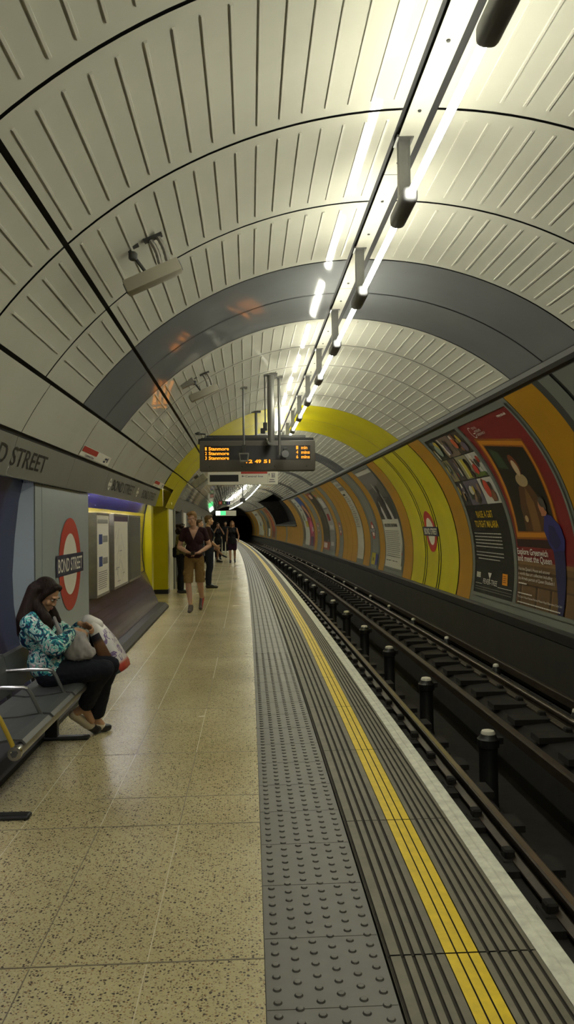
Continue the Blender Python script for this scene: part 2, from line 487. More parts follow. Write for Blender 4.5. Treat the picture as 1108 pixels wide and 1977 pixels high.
# -------------------------------------------------------------- trackside wall
segs = [(S0, 2.6, 'wallgrey'), (2.6, 5.2, 'wallgrey'), (5.2, 7.42, 'wallgrey'), (7.50, 7.80, 'wallgrey'), (7.80, 7.96, 'band'), (7.96, 8.86, 'orange'),
        (8.88, 13.32, 'wallgrey'), (13.34, 14.14, 'orange'), (14.2, 15.46, 'yellow'), (15.52, 15.62, 'yellow'), (15.68, 16.62, 'yellow'), (16.68, 16.78, 'yellow'), (16.84, 18.0, 'yellow'),
        (18.04, 18.98, 'orange'), (19.0, 21.5, 'wallgrey'), (21.52, 22.3, 'orange'), (22.34, 22.5, 'wallgrey'), (22.54, 23.6, 'wallgrey'), (23.64, 23.86, 'wallgrey'), (23.9, 25.02, 'orange'),
        (25.04, 26.4, 'wallgrey'), (26.42, 27.6, 'orange'), (27.63, 28.75, 'orange'), (28.78, 29.86, 'orange'), (29.9, 31.0, 'wallgrey'), (31.03, 31.95, 'orange'), (31.97, 36.3, 'wallgrey'),
        (36.33, 37.15, 'orange'), (37.18, 38.8, 'wallgrey'), (38.83, 39.95, 'orange'), (39.97, 44.5, 'wallgrey'), (44.53, 45.9, 'wallgrey'), (45.93, 47.6, 'orange'), (47.63, 49.3, 'orange')]
x = 49.3; i = 0
while x < 66:
    segs.append((x + .02, x + 1.2, 'wallgrey' if i == 6 else 'orange')); x += 1.2; i += 1
while x < 96.8:
    segs.append((x + .02, min(97, x + 1.3), ('orange', 'orange', 'wallgrey')[i % 3])); x += 1.3; i += 1
w = MB()
AB = -13.0
for s0, s1 in zip(arange(S0, S1, 1.6)[:-1], arange(S0, S1, 1.6)[1:]):
    top = 47.4 if not (s1 > HOLE[0] and s0 < HOLE[1]) else HOLE[2]
    w.grid(lambda s, a: CY(s, a, RR + 0.015), [s0, s1], arange(AB, top, 4), M['joint'])
for s0, s1, k in segs:
    top = 47.4
    if s1 > HOLE[0] + .1 and s0 < HOLE[1] - .1: top = HOLE[2]
    w.grid(lambda s, a: CY(s, a, RR), arange(s0, s1, 1.3), arange(AB, top, 2.5), M[k])
w.build('wall_right', structure=True, smooth=True)
# recess behind the opening
h = MB()
prof = []
def HP(s, a, r): return CY(s, a, r)
for r0, r1, a in ((RR - .01, RR + 1.2, HOLE[2]), (RR - .01, RR + 1.2, HOLE[3])):
    h.grid(lambda s, r: CY(s, a, r), arange(HOLE[0], HOLE[1], 2), [r0, r1], M['soot'])
for s in (HOLE[0], HOLE[1]):
    h.grid(lambda a, r: CY(s, a, r), arange(HOLE[2], HOLE[3], 4), [RR - .01, RR + 1.2], M['soot'])
h.grid(lambda s, a: CY(s, a, RR + 1.2), arange(HOLE[0], HOLE[1], 2), arange(HOLE[2], HOLE[3], 4), M['soot'])
h.build('trim_7', structure=True)
# sill under the opening
t = MB(); t.sweep([(3.9, 1.38), (3.99, 1.38), (3.99, 1.46), (3.9, 1.46)], HOLE[0], HOLE[1], M['band']); t.build('trim_3', structure=True)

# -------------------------------------------------------------- plinth and trackbed
t = MB()
t.sweep([(4.05, .145), (3.925, .14), (3.86, .125), (3.85, .01), (3.87, -.01), (4.05, -.01)], S0, S1, M['black'])
t.sweep([(4.05, -.012), (3.865, -.012), (3.845, -.68), (3.79, -.70), (3.79, -.74), (4.1, -.74)], S0, S1, M['dirtwall'])
t.build('trim_4', structure=True)
t = MB()
Z = -1.42
t.sweep([(1.10, -.80), (1.98, -.80), (2.05, -.86), (2.05, Z), (2.98, Z), (3.02, -.86), (3.1, -.80), (3.75, -.74), (3.75, -1.7), (1.10, -1.7)], S0, S1 + 22, M['soot'], ds=2)
for k in range(0, 130):     # sleepers and pit cross beams
    s = S0 + .35 + k * .72
    t.tbox(s, s + .24, 1.35, 2.04, -.805, -.755, M['soot'])
    t.tbox(s, s + .24, 3.0, 3.73, -.80, -.735, M['soot'])
t.build('trackbed', structure=True)

# -------------------------------------------------------------- platform
f = MB()
f.sweep([(-1.55, 0), (0.028, 0), (0.028, -.3), (-1.55, -.3)], S0, S1, M['terrazzo'])
floor = f.build('floor', structure=True)
f = MB()
f.tbox(13.9, 26.5, -4.6, -1.55, -.3, 0.0, M['terrazzo'])
f.build('floor_passage', structure=True)
def fpart(name, mb, smooth=False):
    o = mb.build(name, floor, smooth=smooth); return o
ORG['floor'] = Vector((0, 0, 0))
j = MB()
for k in range(-5, 78):
    s = 2.69 + k * 1.22
    th = .008
    j.tbox(s - th / 2, s + th / 2, -1.5, .028, -.002, .0008, M['slabjoint'])
for s in (4.31, ): j.tbox(s - .004, s + .004, -.9, .028, -.002, .0008, M['slabjoint'])
for x in (-.385, -.79, -1.19):
    for k in range(-5, 78):
        s = 2.69 + k * 1.22
        dark = (x == -.79 and k in (0, -1)) or random.random() < .12
        j.tbox(s + .01, s + 1.21, x - .0022, x + .0022, -.002, .0006, M['slabjoint' if dark else 'slabjoint_pale'])
fpart('slab_joints', j)
j = MB()
j.sweep([(.03, .002), (.452, .002), (.452, -.2), (.03, -.2)], S0, S1, M['tact'])
for k in range(-16, 240):
    s = 2.4 + k * .41; j.tbox(s - .001, s + .001, .032, .45, -.001, .0026, M['groove'])
# blisters in six staggered columns
for cix in range(6):
    x = .067 + cix * .0695
    for k in range(int(.9 / .069), int(62 / .069)):
        s = .02 + k * .069 + (.0345 if cix % 2 else 0)
        near = s < 9
        n = 10 if near else 6
        r, h = .0155, .0065
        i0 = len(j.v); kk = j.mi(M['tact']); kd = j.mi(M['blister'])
        for rr_, hh in ((r, .0018), (r * .72, h * .75 + .002), (0, h + .002)) if near else ((r, .0018), (0, h + .002)):
            if rr_ == 0: j.v.append(tuple(W(s, x, hh)))
            else:
                for q in range(n):
                    tt = 2 * pi * q / n; j.v.append(tuple(W(s + rr_ * math.sin(tt), x + rr_ * math.cos(tt), hh)))
        L = 2 if near else 1
        for l in range(L - 1):
            for q in range(n):
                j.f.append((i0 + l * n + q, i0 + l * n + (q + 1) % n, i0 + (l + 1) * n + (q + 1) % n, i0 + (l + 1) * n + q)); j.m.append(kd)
        a = i0 + (L - 1) * n
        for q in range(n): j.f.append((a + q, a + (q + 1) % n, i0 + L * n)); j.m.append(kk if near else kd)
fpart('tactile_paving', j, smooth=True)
def xw(x, s):      # the yellow line wanders slightly across the ribbed paving
    d = min(.075, .009 * max(0, s - 2.5)); t = 0
    if .46 < x < .67: t = (x - .46) / .21
    elif .67 <= x <= .79: t = 1
    elif .79 < x < 1.0: t = (1.0 - x) / .21
    return x + d * t
def ribbed(name, x0, x1, grooves, mat, gw=.013):
    mb = MB(); xs = []; g = gw / 2; dz = -.007
    edges = [x0]
    pr = [(x0, 0, 0)]
    for q in grooves: pr += [(q - g, 0, 0), (q - g * .6, dz, 1), (q + g * .6, dz, 1), (q + g, 0, 0)]
    pr.append((x1, 0, 0))
    ss = arange(S0, S1, 1.22)
    for s0, s1 in zip(ss[:-1], ss[1:]):
        e = .004
        for a, b2 in zip(pr[:-1], pr[1:]):
            m_ = M['groove'] if (a[2] or b2[2]) else mat
            mb.face([W(s0 + e, xw(a[0], s0), a[1] + .001), W(s0 + e, xw(b2[0], s0), b2[1] + .001), W(s1 - e, xw(b2[0], s1), b2[1] + .001), W(s1 - e, xw(a[0], s1), a[1] + .001)], m_)
    mb.sweep([(x0, -.010), (x1, -.010), (x1, -.2), (x0, -.2)], S0, S1, M['groove'])
    return fpart(name, mb)
ribbed('ribbed_paving', .462, .668, [.468, .518, .556, .594, .632], M['pave'], .014)
ribbed('yellow_line', .672, .790, [.712, .752], M['yline'], .006)
ribbed('ribbed_paving', .795, 1.0, [.826, .864, .902, .940, .978], M['pave'], .014)
j = MB()
j.sweep([(1.003, .0), (1.045, .002), (1.05, -.001), (1.055, .002), (1.098, .001), (1.105, -.006), (1.105, -.07), (1.0, -.07)], S0, S1, M['coping'], ds=.6)
fpart('white_edge', j)
j = MB(); j.sweep([(1.0, -.07), (1.075, -.07), (1.02, -.16), (.85, -.25), (.85, -1.0), (.6, -1.0), (.6, -.2)], S0, S1, M['soot'])
fpart('platform_wall', j)

# -------------------------------------------------------------- platform-side wall
PROF = [(-1.70, 2.12), (-1.82, 2.06), (-1.855, 1.95), (-1.90, 1.75), (-1.935, 1.45), (-1.955, 1.15), (-1.945, .9), (-1.915, .68), (-1.86, .40), (-1.76, .12), (-1.74, .0)]
def cut(p, z0, z1):
    out = []
    for (xa, za), (xb, zb) in zip(p[:-1], p[1:]):
        hi, lo = min(za, z1), max(zb, z0)
        if hi <= lo: continue
        f_ = lambda z: xa + (xb - xa) * (za - z) / (za - zb)
        if not out: out.append((f_(hi), hi))
        out.append((f_(lo), lo))
    return out
wl = MB()
for p, m_ in ((cut(PROF, 0, 2.12), 'navytile'), ): wl.sweep(p, S0, 6.28, M[m_], closed=False)
# recess with the notices: navy tiles, gold tiles, sloping purple tiles
wl.sweep(cut(PROF, 1.76, 2.12), 8.40, 14.0, M['navytile'], closed=False)
wl.sweep(cut(PROF, .71, 1.76), 8.40, 14.0, M['goldtile'], closed=False)
wl.sweep([(-1.925, .71), (-1.90, .70), (-1.66, .12), (-1.66, 0)], 8.40, 14.0, M['purpletile'], closed=False)
wl.build('wall_left', structure=True, smooth=True)
# upright grey panel with its curved cheeks
def cheek(mb, s, mat, z0=0, z1=1.93, x=-1.78, t=.02):
    p = cut(PROF, z0, z1)
    p = [(q[0] - .05, q[1]) for q in p]
    n = len(p); i0 = len(mb.v); k = mb.mi(mat)
    for d in (0, t):
        mb.face([W(s + d, *q) for q in p] + [W(s + d, x, z0), W(s + d, x, z1)], mat)
wl = MB()
cheek(wl, 6.28, M['bluegrey'])
wl.tbox(6.30, 6.33, -1.84, -1.785, 0, 1.93, M['joint'])
wl.tbox(6.33, 6.53, -1.84, -1.782, 0, 1.92, M['bluegrey'])
wl.tbox(6.535, 8.40, -1.84, -1.78, .0, 1.90, M['bluegrey'])
cheek(wl, 8.39, M['bluegrey'])
wl.tbox(6.28, 8.40, -1.9, -1.76, 1.90, 1.93, M['joint'])
wl.build('trim_8', structure=True)
# yellow passage mouth
wl = MB()
wl.sweep([(q[0] + .012, q[1]) for q in cut(PROF, .1, 2.0)] + [(q[0] - .02, q[1]) for q in cut(PROF, .1, 2.0)][::-1], 13.965, 14.0, M['joint'])
cheek(wl, 14.0, M['yellow'])
wl.tbox(14.02, 14.28, -2.1, -1.78, 0, 1.93, M['yellow'])
wl.tbox(14.0, 14.28, -5, -1.9, 0, 2.6, M['yellow'])
wl.tbox(17.0, 17.3, -5.0, -1.78, .10, 2.0, M['yellow'])
wl.tbox(16.99, 17.3, -5.0, -1.775, .0, .10, M['black'])
wl.tbox(14.28, 17.0, -5, -1.66, 2.26, 2.34, M['yellow'])
wl.tbox(17.0, 17.3, -5, -1.7, 2.0, 2.3, M['yellow'])
wl.tbox(14.28, 17.0, -5.0, -4.6, 0, 2.4, M['goldtile'])
# yellow lining between the ceiling and the passage mouth
for s0, s1 in ((14.4, 16.3), (16.3, 18.2)):
    wl.grid(lambda s, a: CY(s, a, RR), [s0 + .01, s1 - .01], arange(144.6, 150.5 if s1 < 17 else 158.5, 2), M['yellow'])
wl.grid(lambda s, a: CY(s, a, RR), [17.0, 18.19], arange(150, 158.5, 2), M['yellow'])
wl.tbox(14.30, 14.40, -1.80, -1.60, 1.9, 2.55, M['yellow'])
wl.build('door_1', structure=True)
# flat wall and grey passage mouths farther along
wl = MB()
def flat(s0, s1, mat): wl.tbox(s0, s1, -1.95, -1.78, 0.0, 1.92, mat)
flat(17.3, 18.35, M['signwhite'])
wl.tbox(18.35, 18.6, -5, -1.74, 0, 1.95, M['wallgrey'])
wl.tbox(20.6, 21.3, -5, -1.74, 0, 1.95, M['grey'])
flat(21.3, 23.0, M['signwhite'])
wl.tbox(23.0, 23.4, -5, -1.74, 0, 1.95, M['grey'])
wl.tbox(25.6, 26.4, -5, -1.74, 0, 1.95, M['grey'])
wl.tbox(18.4, 26.4, -5, -4.5, 0, 2.4, M['signwhite'])
wl.tbox(18.4, 26.4, -5, -1.70, 2.2, 2.3, M['wallgrey'])
wl.sweep([(-1.95, 0), (-1.78, 0), (-1.78, 1.92), (-1.95, 1.92)], 26.4, S1, M['wallgrey'], ds=2)
for s in range(28, 96, 5): wl.tbox(s, s + .9, -1.9, -1.765, .0, 1.92, M['grey'])
for s0, s1 in zip(arange(18.2, S1, 1.2)[:-1], arange(18.2, S1, 1.2)[1:]):
    k = 'grey' if (20.4 < s0 < 21.4 or 22.9 < s0 < 23.9) else 'white'
    if s0 > 19.0 and 18.5 < s0 < 20.0: k = 'white'
    wl.grid(lambda s, a: CY(s, a, RR), [s0 + .01, s1 - .01], arange(144.5, 152.5, 2), M[k])
    wl.grid(lambda s, a: CY(s, a, RR + .01), [s0, s1], arange(152.5, 159, 2), M['fascia'])
wl.build('wall_left_far', structure=True)
# pale panel strip and grey name fascia above the seats
wl = MB()
for s0, s1 in zip(arange(S0, 14.3, 1.9)[:-1], arange(S0, 14.3, 1.9)[1:]):
    wl.grid(lambda s, a: CY(s, a, RR), [s0 + .006, s1 - .006], [144.75, 147, 149, 151, 152.3], M['white'])
    wl.grid(lambda s, a: CY(s, a, RR + .02), [s0, s1], [144.0, 145], M['joint'])
    wl.grid(lambda s, a: CY(s, a, RR + .02), [s0, s1], [152.2, 153.0], M['joint'])
wl.build('trim_5', structure=True)
FX0, FZ0, FX1, FZ1 = -1.645, 2.185, -1.735, 1.905
wl = MB()
ss = arange(S0, 14.3, 1.9)
for s0, s1 in zip(ss[:-1], ss[1:]):
    wl.sweep([(FX0, FZ0), (FX1, FZ1), (FX1 - .02, FZ1 - .002), (FX0 - .03, FZ0)], s0 + .003, s1 - .003, M['fascia'])
wl.build('trim_6', structure=True)
t = MB(); t.sweep([(-1.72, 0), (-1.50, 0), (-1.50, .035), (-1.56, .09), (-1.72, .11)], S0, 14.25, M['kerb']); t.build('baseboard_left', structure=True)

# -------------------------------------------------------------- far end: running tunnel
e = MB()
for s0, s1 in zip(arange(97, 118, 3)[:-1], arange(97, 118, 3)[1:]):
    e.grid(lambda s, a: W(s, 2.55 + 1.95 * math.cos(math.radians(a)), .75 + 1.95 * math.sin(math.radians(a))), [s0, s1], arange(-70, 250, 10), M['soot'])
n = 40
for i in range(n):
    a0, a1 = -80 + 340 * i / n, -80 + 340 * (i + 1) / n
    e.face([W(97, 2.55 + 1.95 * math.cos(math.radians(a0)), .75 + 1.95 * math.sin(math.radians(a0))), W(97, XC + 3.1 * math.cos(math.radians(a0)), ZC + 3.1 * math.sin(math.radians(a0))),
            W(97, XC + 3.1 * math.cos(math.radians(a1)), ZC + 3.1 * math.sin(math.radians(a1))), W(97, 2.55 + 1.95 * math.cos(math.radians(a1)), .75 + 1.95 * math.sin(math.radians(a1)))], M['soot'])
e.face([W(118, 2.55 + 2.1 * math.cos(i * pi / 8), .75 + 2.1 * math.sin(i * pi / 8)) for i in range(16)], M['soot'])
e.build('wall_end', structure=True)
# ================================================================ LAMPS
def lamp():
    t = thing('fluorescent_lamp', '', 'lamp', (0, 0, 0))
    m = MB(); m.tube([(0, 0, 0), (0, 1.36, 0)], .020, M['tube'], 12); m.build('tube', t, smooth=True)
    m = MB()
    m.bbox(-.046, .046, 1.34, 1.76, -.045, .05, .03, M['lampgrey'], seg=3)
    m.build('lamp_holder', t, smooth=True)
    m = MB(); m.box(-.026, .026, 1.50, 1.545, .04, .40, M['hanger']); m.box(-.034, -.024, 1.495, 1.55, .04, .40, M['hanger']); m.box(.024, .034, 1.495, 1.55, .04, .40, M['hanger'])
    m.box(-.05, .05, 1.46, 1.59, .385, .40, M['hanger']); m.build('hanger', t)
    return t
lp = lamp(); first = True
LZ, LX = 3.415, .93
for k in range(-5, 51):
    s = 2.87 + 1.775 * k
    if s > 94: break
    if k < 0: lab, grp = 'fluorescent tube lamp over the platform behind the viewpoint', 'lamps behind the viewpoint'
    elif k < 12: lab, grp = '%s fluorescent tube lamp with grey end holder, hung from the ceiling strip' % ORD[k], 'fluorescent lamps along the ceiling strip'
    else: lab, grp = 'small distant fluorescent tube in the bright curving row beyond the hanging signs', 'fluorescent lamps along the ceiling strip'
    loc = W(s, LX, LZ)
    if first: lp.location = loc; lp.rotation_euler = (0, 0, s / R_CURVE); lp['label'] = lab; lp['group'] = grp; first = False
    else: dup(lp, loc, s / R_CURVE, lab, grp)
# tubes hidden behind the grey fascia that wash the tiles
def ftube():
    t = thing('fascia_lamp', '', 'lamp'); m = MB()
    m.tube([(0, 0, 0), (0, 1.1, 0)], .014, M['tube_hidden'], 8); m.build('tube', t, smooth=True)
    m = MB(); m.box(-.02, .02, -.03, 1.13, .016, .04, M['signwhite']); m.build('lamp_holder', t)
    return t
ft = ftube()
fd = ftube(); fd.children[0].data = fd.children[0].data.copy(); fd.children[0].data.materials[0] = M['tube_dim']
seen = set()
for i, s in enumerate((.45, 1.75, 3.05, 4.35, 8.6, 9.9, 11.2, 12.5)):
    pr_, where = (fd, 'bench') if i < 4 else (ft, 'notice frames')
    lab, grp, loc = 'slim lamp tucked behind the grey name fascia above the ' + where, 'lamps behind the fascia above the ' + where, W(s, -1.785, 2.0)
    if where not in seen: pr_.location = loc; pr_['label'] = lab; pr_['group'] = grp; seen.add(where)
    else: dup(pr_, loc, s / R_CURVE, lab, grp)

# ================================================================ RAILS
def rail(name, label, x, ztop, head, kind):
    t = thing(name, label, 'rail', W(0, x, ztop - .16))
    m = MB(); h = head / 2
    if kind == 'run':
        pr = [(x - .065, ztop - .14), (x + .065, ztop - .14), (x + .065, ztop - .125), (x + .012, ztop - .10), (x + .012, ztop - .045), (x + h, ztop - .035), (x + h, ztop - .008), (x + h * .7, ztop - .001),
              (x - h * .7, ztop - .001), (x - h, ztop - .008), (x - h, ztop - .035), (x - .012, ztop - .045), (x - .012, ztop - .10), (x - .065, ztop - .125)]
    else:
        pr = [(x - h, ztop - .10), (x + h, ztop - .10), (x + h, ztop - .012), (x + h * .8, ztop - .001), (x - h * .8, ztop - .001), (x - h, ztop - .012)]
    m.sweep(pr, S0, 116, M['rust'], ds=1.6); m.build('rail_body', t)
    m = MB(); m.sweep([(x - h * .72, ztop - .004), (x + h * .72, ztop - .004), (x + h * .6, ztop), (x - h * .6, ztop)], S0, 116, M['railtop'] if kind == 'run' else M['rust'], ds=1.6); m.build('rail_head', t)
    if kind == 'run':
        # cast chairs that hold it
        cm = MB(); cm.bbox(-.13, .13, -.08, .08, 0, .03, .008, M['soot'], seg=1); cm.bbox(-.11, -.035, -.045, .045, .02, .085, .012, M['soot'], seg=1); cm.bbox(.035, .11, -.045, .045, .02, .085, .012, M['soot'], seg=1)
        proto = None
        for k in range(60):
            s = 2.2 + k * .72
            if proto is None:
                proto = cm.build('rail_chair', t, local=True); o = proto
            else:
                o = proto.copy(); COL.objects.link(o); o.parent = t
            o.location = W(s, x, ztop - .155) - ORG[t.name]
    return t
rail('running_rail', 'thin brown running rail closest to the white platform edge', 1.80, -.62, .072, 'run')
rail('running_rail', 'shiny running rail on the far side of the track, by the sooty ledge', 3.47, -.62, .072, 'run')
rail('conductor_rail', 'dull brown conductor rail between the two running rails, carried on posts', 2.64, -.58, .085, 'con')
rail('conductor_rail', 'dark conductor rail beyond the far running rail, against the sooty ledge', 3.71, -.53, .06, 'con')
def pot(h, r, dx):
    t = thing('insulator_post', '', 'insulator'); m = MB()
    m.lathe((0, 0, 0), [(r * 1.05, 0), (r * 1.05, .04), (r * .95, .06), (r * .95, h - .16), (r * 1.12, h - .15), (r * 1.12, h - .07), (r * .9, h - .05), (r * .75, h - .02)], M['black'], 16)
    m.build('post', t, smooth=True)
    m = MB(); m.lathe((0, 0, h - .022), [(r * .74, 0), (r * .75, .014), (r * .62, .036), (r * .3, .045), (.004, .047)], M['ceramic'], 14); m.build('insulator_cap', t, smooth=True)
    if dx:
        m = MB(); m.box(0, dx, -.04, .04, h - .12, h - .055, M['soot']); m.build('bracket', t)
    return t
p1 = pot(.78, .10, .15); p2 = pot(.17, .06, 0)
def place(proto, s0, x, z, n, where, grp):
    used = False; vis = 0
    for k in range(n):
        s = s0 + 2.68 * k
        lab = ('%s white-capped black insulator post %s' % (ORD[k], where)) if k < 12 else 'distant white-capped insulator post %s' % where
        if not used: proto.location = W(s, x, z); proto['label'] = lab; proto['group'] = grp; used = True
        else: dup(proto, W(s, x, z), s / R_CURVE, lab, grp)
place(p1, 7.70, 2.44, -1.42, 26, 'in the pit beside the middle rail', 'insulator posts between the rails')
place(p2, 8.20, 3.60, -.742, 26, 'beside the ledge beyond the far running rail', 'insulators beyond the far running rail')
m = MB(); m.tube([W(s, 3.82, -.60 + .006 * math.sin(s * 1.3)) for s in arange(S0, 96, 1.0)], .022, M['black'], 8); tag(m.build('trackside_cable', smooth=True), 'black cable along the foot of the sooty trackside wall', 'cable')

# ================================================================ LOUDSPEAKERS
def frame_at(s, x, z, a):     # local X runs along the ring, Z towards the ceiling
    th = s / R_CURVE
    return Matrix.Translation(W(s, x, z)) @ Matrix.Rotation(th, 4, 'Z') @ Matrix.Rotation(-a, 4, 'Y')
def speaker(s, label, L=.37, box=False):
    A_ = 124 if box else 125.6
    c_ = Vector((XC + (RR - .20) * math.cos(math.radians(A_)), ZC + (RR - .20) * math.sin(math.radians(A_))))
    t = thing('loudspeaker', label, 'loudspeaker', W(s, c_.x, c_.y), group='loudspeakers under the ceiling')
    ORG[t.name] = W(s, c_.x, c_.y)
    F = frame_at(s, c_.x, c_.y, math.radians(24))
    m = MB(); n = 12; w_, d_ = .044, .052
    def oval(x, k): return [F @ Vector((x, d_ * k * max(-.72, min(.72, math.sin(q))) / .72 * (1 if True else 0), w_ * k * max(-.8, min(.8, math.cos(q))) / .8)) for q in [2 * pi * i / n + pi / n for i in range(n)]]
    xs = [(-L / 2, .9), (-L / 2 + .008, 1), (L / 2 - .008, 1), (L / 2, .9)]
    i0 = 0; k = m.mi(M['speaker'])
    for x, q in xs: m.v += [tuple(p) for p in oval(x, q)]
    for i in range(3):
        for j in range(n):
            a, b2 = i * n + j, i * n + (j + 1) % n
            m.f.append((a, b2, b2 + n, a + n)); m.m.append(k)
    m.f.append(tuple(range(n))[::-1]); m.m.append(k); m.f.append(tuple(3 * n + j for j in range(n))); m.m.append(k)
    bd_ = m.build('body', t, smooth=True)
    m = MB()
    for sx in (-1, 1): m.tube([F @ Vector((sx * L / 2, 0, 0)), F @ Vector((sx * (L / 2 + .006), 0, 0))], .035, M['lampgrey'], 12)
    m.build('end_cap', bd_)
    m = MB()   # bracket and flexible conduits
    m.tube([F @ Vector((-.03, .0, .05)), F @ Vector((-.05, -.03, .13)), F @ Vector((-.075, -.05, .215))], .011, M['band'], 8)
    m.lathe(F @ Vector((-.062, -.04, .15)), [(.02, -.02), (.028, -.01), (.028, .02), (.02, .03)], M['band'], 10)
    m.hexa([F @ Vector(q) for q in ((-.16, -.075, .195), (.0, -.075, .195), (.0, -.03, .195), (-.16, -.03, .195), (-.16, -.075, .207), (.0, -.075, .207), (.0, -.03, .207), (-.16, -.03, .207))], M['band'])
    m.build('bracket', t, smooth=True)
    for x in (.075, .125):
        m = MB(); pts = [F @ Vector((x + .012 * math.sin(q * 3), -.02 - .03 * q, .05 + .16 * q)) for q in [i / 10 for i in range(11)]]
        m.tube(pts, [.017 if i % 2 else .0145 for i in range(11)], M['galv'], 8); m.build('conduit', t, smooth=True)
    m = MB(); m.hexa([F @ Vector(q) for q in ((.04, -.08, .195), (.16, -.08, .195), (.16, -.03, .195), (.04, -.03, .195), (.04, -.08, .21), (.16, -.08, .21), (.16, -.03, .21), (.04, -.03, .21))], M['band']); m.build('conduit_plate', t)
    if box:
        m = MB(); m.hexa([F @ Vector(q) for q in ((-.22, -.22, .12), (-.06, -.22, .12), (-.06, -.14, .12), (-.22, -.14, .12), (-.22, -.22, .2), (-.06, -.22, .2), (-.06, -.14, .2), (-.22, -.14, .2))], M['galv']); m.build('junction_box', t)
speaker(4.72, 'near grey column loudspeaker under the ceiling panels, left of the lamps')
speaker(9.15, 'second grey loudspeaker with a junction box, beyond the dark grey ceiling ring', box=True)
m = MB(); F = frame_at(18.6, -1.14, 2.62, math.radians(40))
m.bbox(-.2, .2, -.12, .12, -.09, .09, .02, M['galv'], F); t = thing('ceiling_box', 'grey box on the left ceiling just past the yellow ring', 'box', W(18.6, -1.14, 2.53)); m.build('body', t)
m = MB(); m.box(.2, .206, -.08, .08, -.06, .06, M['black'], F); m.box(-.05, .05, -.04, .04, .08, .16, M['band'], F); m.build('grille', t)
# cctv over the yellow ring
t = thing('surveillance_camera', 'dark camera on a wall arm at the left end of the indicator board', 'camera', W(13.0, -.84, 3.10))
m = MB(); m.bbox(-.06, .06, -.16, .14, -.05, .05, .015, M['black'], Matrix.Translation(W(13.0, -.72, 2.98)) @ Matrix.Rotation(.7, 4, 'Z')); m.build('body', t)
m = MB(); m.tube([W(13.0, -.72, 3.03), W(13.0, -.72, 3.10), W(13.0, -.92, 3.12)], .015, M['band'], 8); m.lathe(W(13.0, -.84, 3.09), [(.04, 0), (.04, .03), (.02, .05)], M['band'], 10); m.build('bracket', t, smooth=True)

# ================================================================ CCTV ON DROP POLES
def drop(s, x, zend, name, label, w):
    zt = ZC + math.sqrt(RR ** 2 - (x - XC) ** 2)
    t = thing(name, label, 'camera', W(s, x, zend))
    m = MB(); m.tube([W(s, x, zend), W(s, x, zt - .02)], w, M['hanger'], 10); dp_ = m.build('drop_pole', t, smooth=True)
    m = MB(); m.box(-.06, .06, -.06, .06, 0, .02, M['hanger'], Matrix.Translation(W(s, x, zt - .02))); m.build('ceiling_plate', dp_)
    return t
t = drop(11.35, -.06, 2.72, 'surveillance_camera', 'monitor-shaped camera on a drop pole, left front of the indicator board', .017)
m = MB()
P0 = W(11.35, -.06, 2.55)
def trap(z, k, d0, d1):
    return [P0 + Vector((-.075 * k, d0, z)), P0 + Vector((.075 * k, d0, z)), P0 + Vector((.075 * k, d1, z)), P0 + Vector((-.075 * k, d1, z))]
m.hexa(trap(-.065, .8, -.05, .10) + trap(.065, 1.0, -.05, .10), M['galv'])
m.build('housing', t)
m = MB(); m.hexa(trap(-.045, .62, -.053, -.049) + trap(.045, .78, -.053, -.049), M['black']); m.build('front_glass', t)
m = MB(); m.hexa([P0 + Vector(q) for q in ((-.02, -.01, .06), (.02, -.01, .06), (.02, .04, .06), (-.02, .04, .06), (-.035, -.02, .19), (.035, -.02, .19), (.035, .05, .19), (-.035, .05, .19))], M['band']); m.build('yoke', t)
t = drop(11.35, .48, 2.58, 'surveillance_camera', 'black cylindrical camera on a drop pole, right front of the indicator board', .022)
m = MB(); P0 = W(11.35, .56, 2.60)
m.tube([P0 + Vector((.0, -.10, -.01)), P0 + Vector((.01, .16, .02))], .048, M['black'], 14); m.tube([P0 + Vector((.0, -.13, -.01)), P0 + Vector((.0, -.10, -.01))], .055, M['lampgrey'], 14)
m.build('housing', t, smooth=True)
m = MB(); m.bbox(-.03, .03, -.04, .04, .03, .09, .01, M['black'], Matrix.Translation(P0)); m.box(-.09, 0, -.015, .015, .0, .03, M['band'], Matrix.Translation(P0)); m.build('yoke', t)

# ================================================================ TRAIN INDICATOR
BS, BX, BZ, BW, BH = 11.75, -.75, 2.375, 1.81, .475
t = thing('train_indicator', 'long grey train indicator board with amber dot lettering hung across the platform', 'indicator board', W(BS, BX + BW / 2, BZ))
T = Matrix.Translation(W(BS, BX, BZ)) @ Matrix.Rotation(BS / R_CURVE, 4, 'Z')
m = MB(); m.bbox(0, BW, 0, .22, 0, BH, .018, M['boardgrey'], T); hs_ = m.build('housing', t, smooth=True)
mp = map_flat(BS, BX, BZ)
sh = Sheet(mp); k = .00195
def bu(x): return (x - 62) * k
def bv(y): return (858 - y) * k
sh.rect(bu(100), bv(770), bu(950), bv(655), M['screen'], 1); sh.rect(bu(425), bv(800), bu(640), bv(770), M['screen'], 1)
sh.build('display_window', hs_)
LB = 'glowing amber lettering'
for i, (n_, nm, mn, un) in enumerate((('1', 'Stanmore', '1', 'min'), ('2', 'Stanmore', '4', 'mins'), ('3', 'Stanmore', '6', 'mins'))):
    y = 692 + 37 * i
    for q, x0, x1, yy in ((n_, 106, 119, y), (nm, 134, 296, y), (mn, 836, 852, y - 6), (un, 876, 926 if i == 0 else 945, y - 6)):
        words(t, 'amber_lettering', mp, q, bu(x0), bv(yy), .050, M['led'], 3, bu(x1) - bu(x0), bold=.02, label=LB)
for q, xx in (('12', 432), ('49', 502), ('51', 574)): words(t, 'amber_lettering', mp, q, bu(xx), bv(795), .050, M['led'], 3, .10, bold=.03, label=LB)
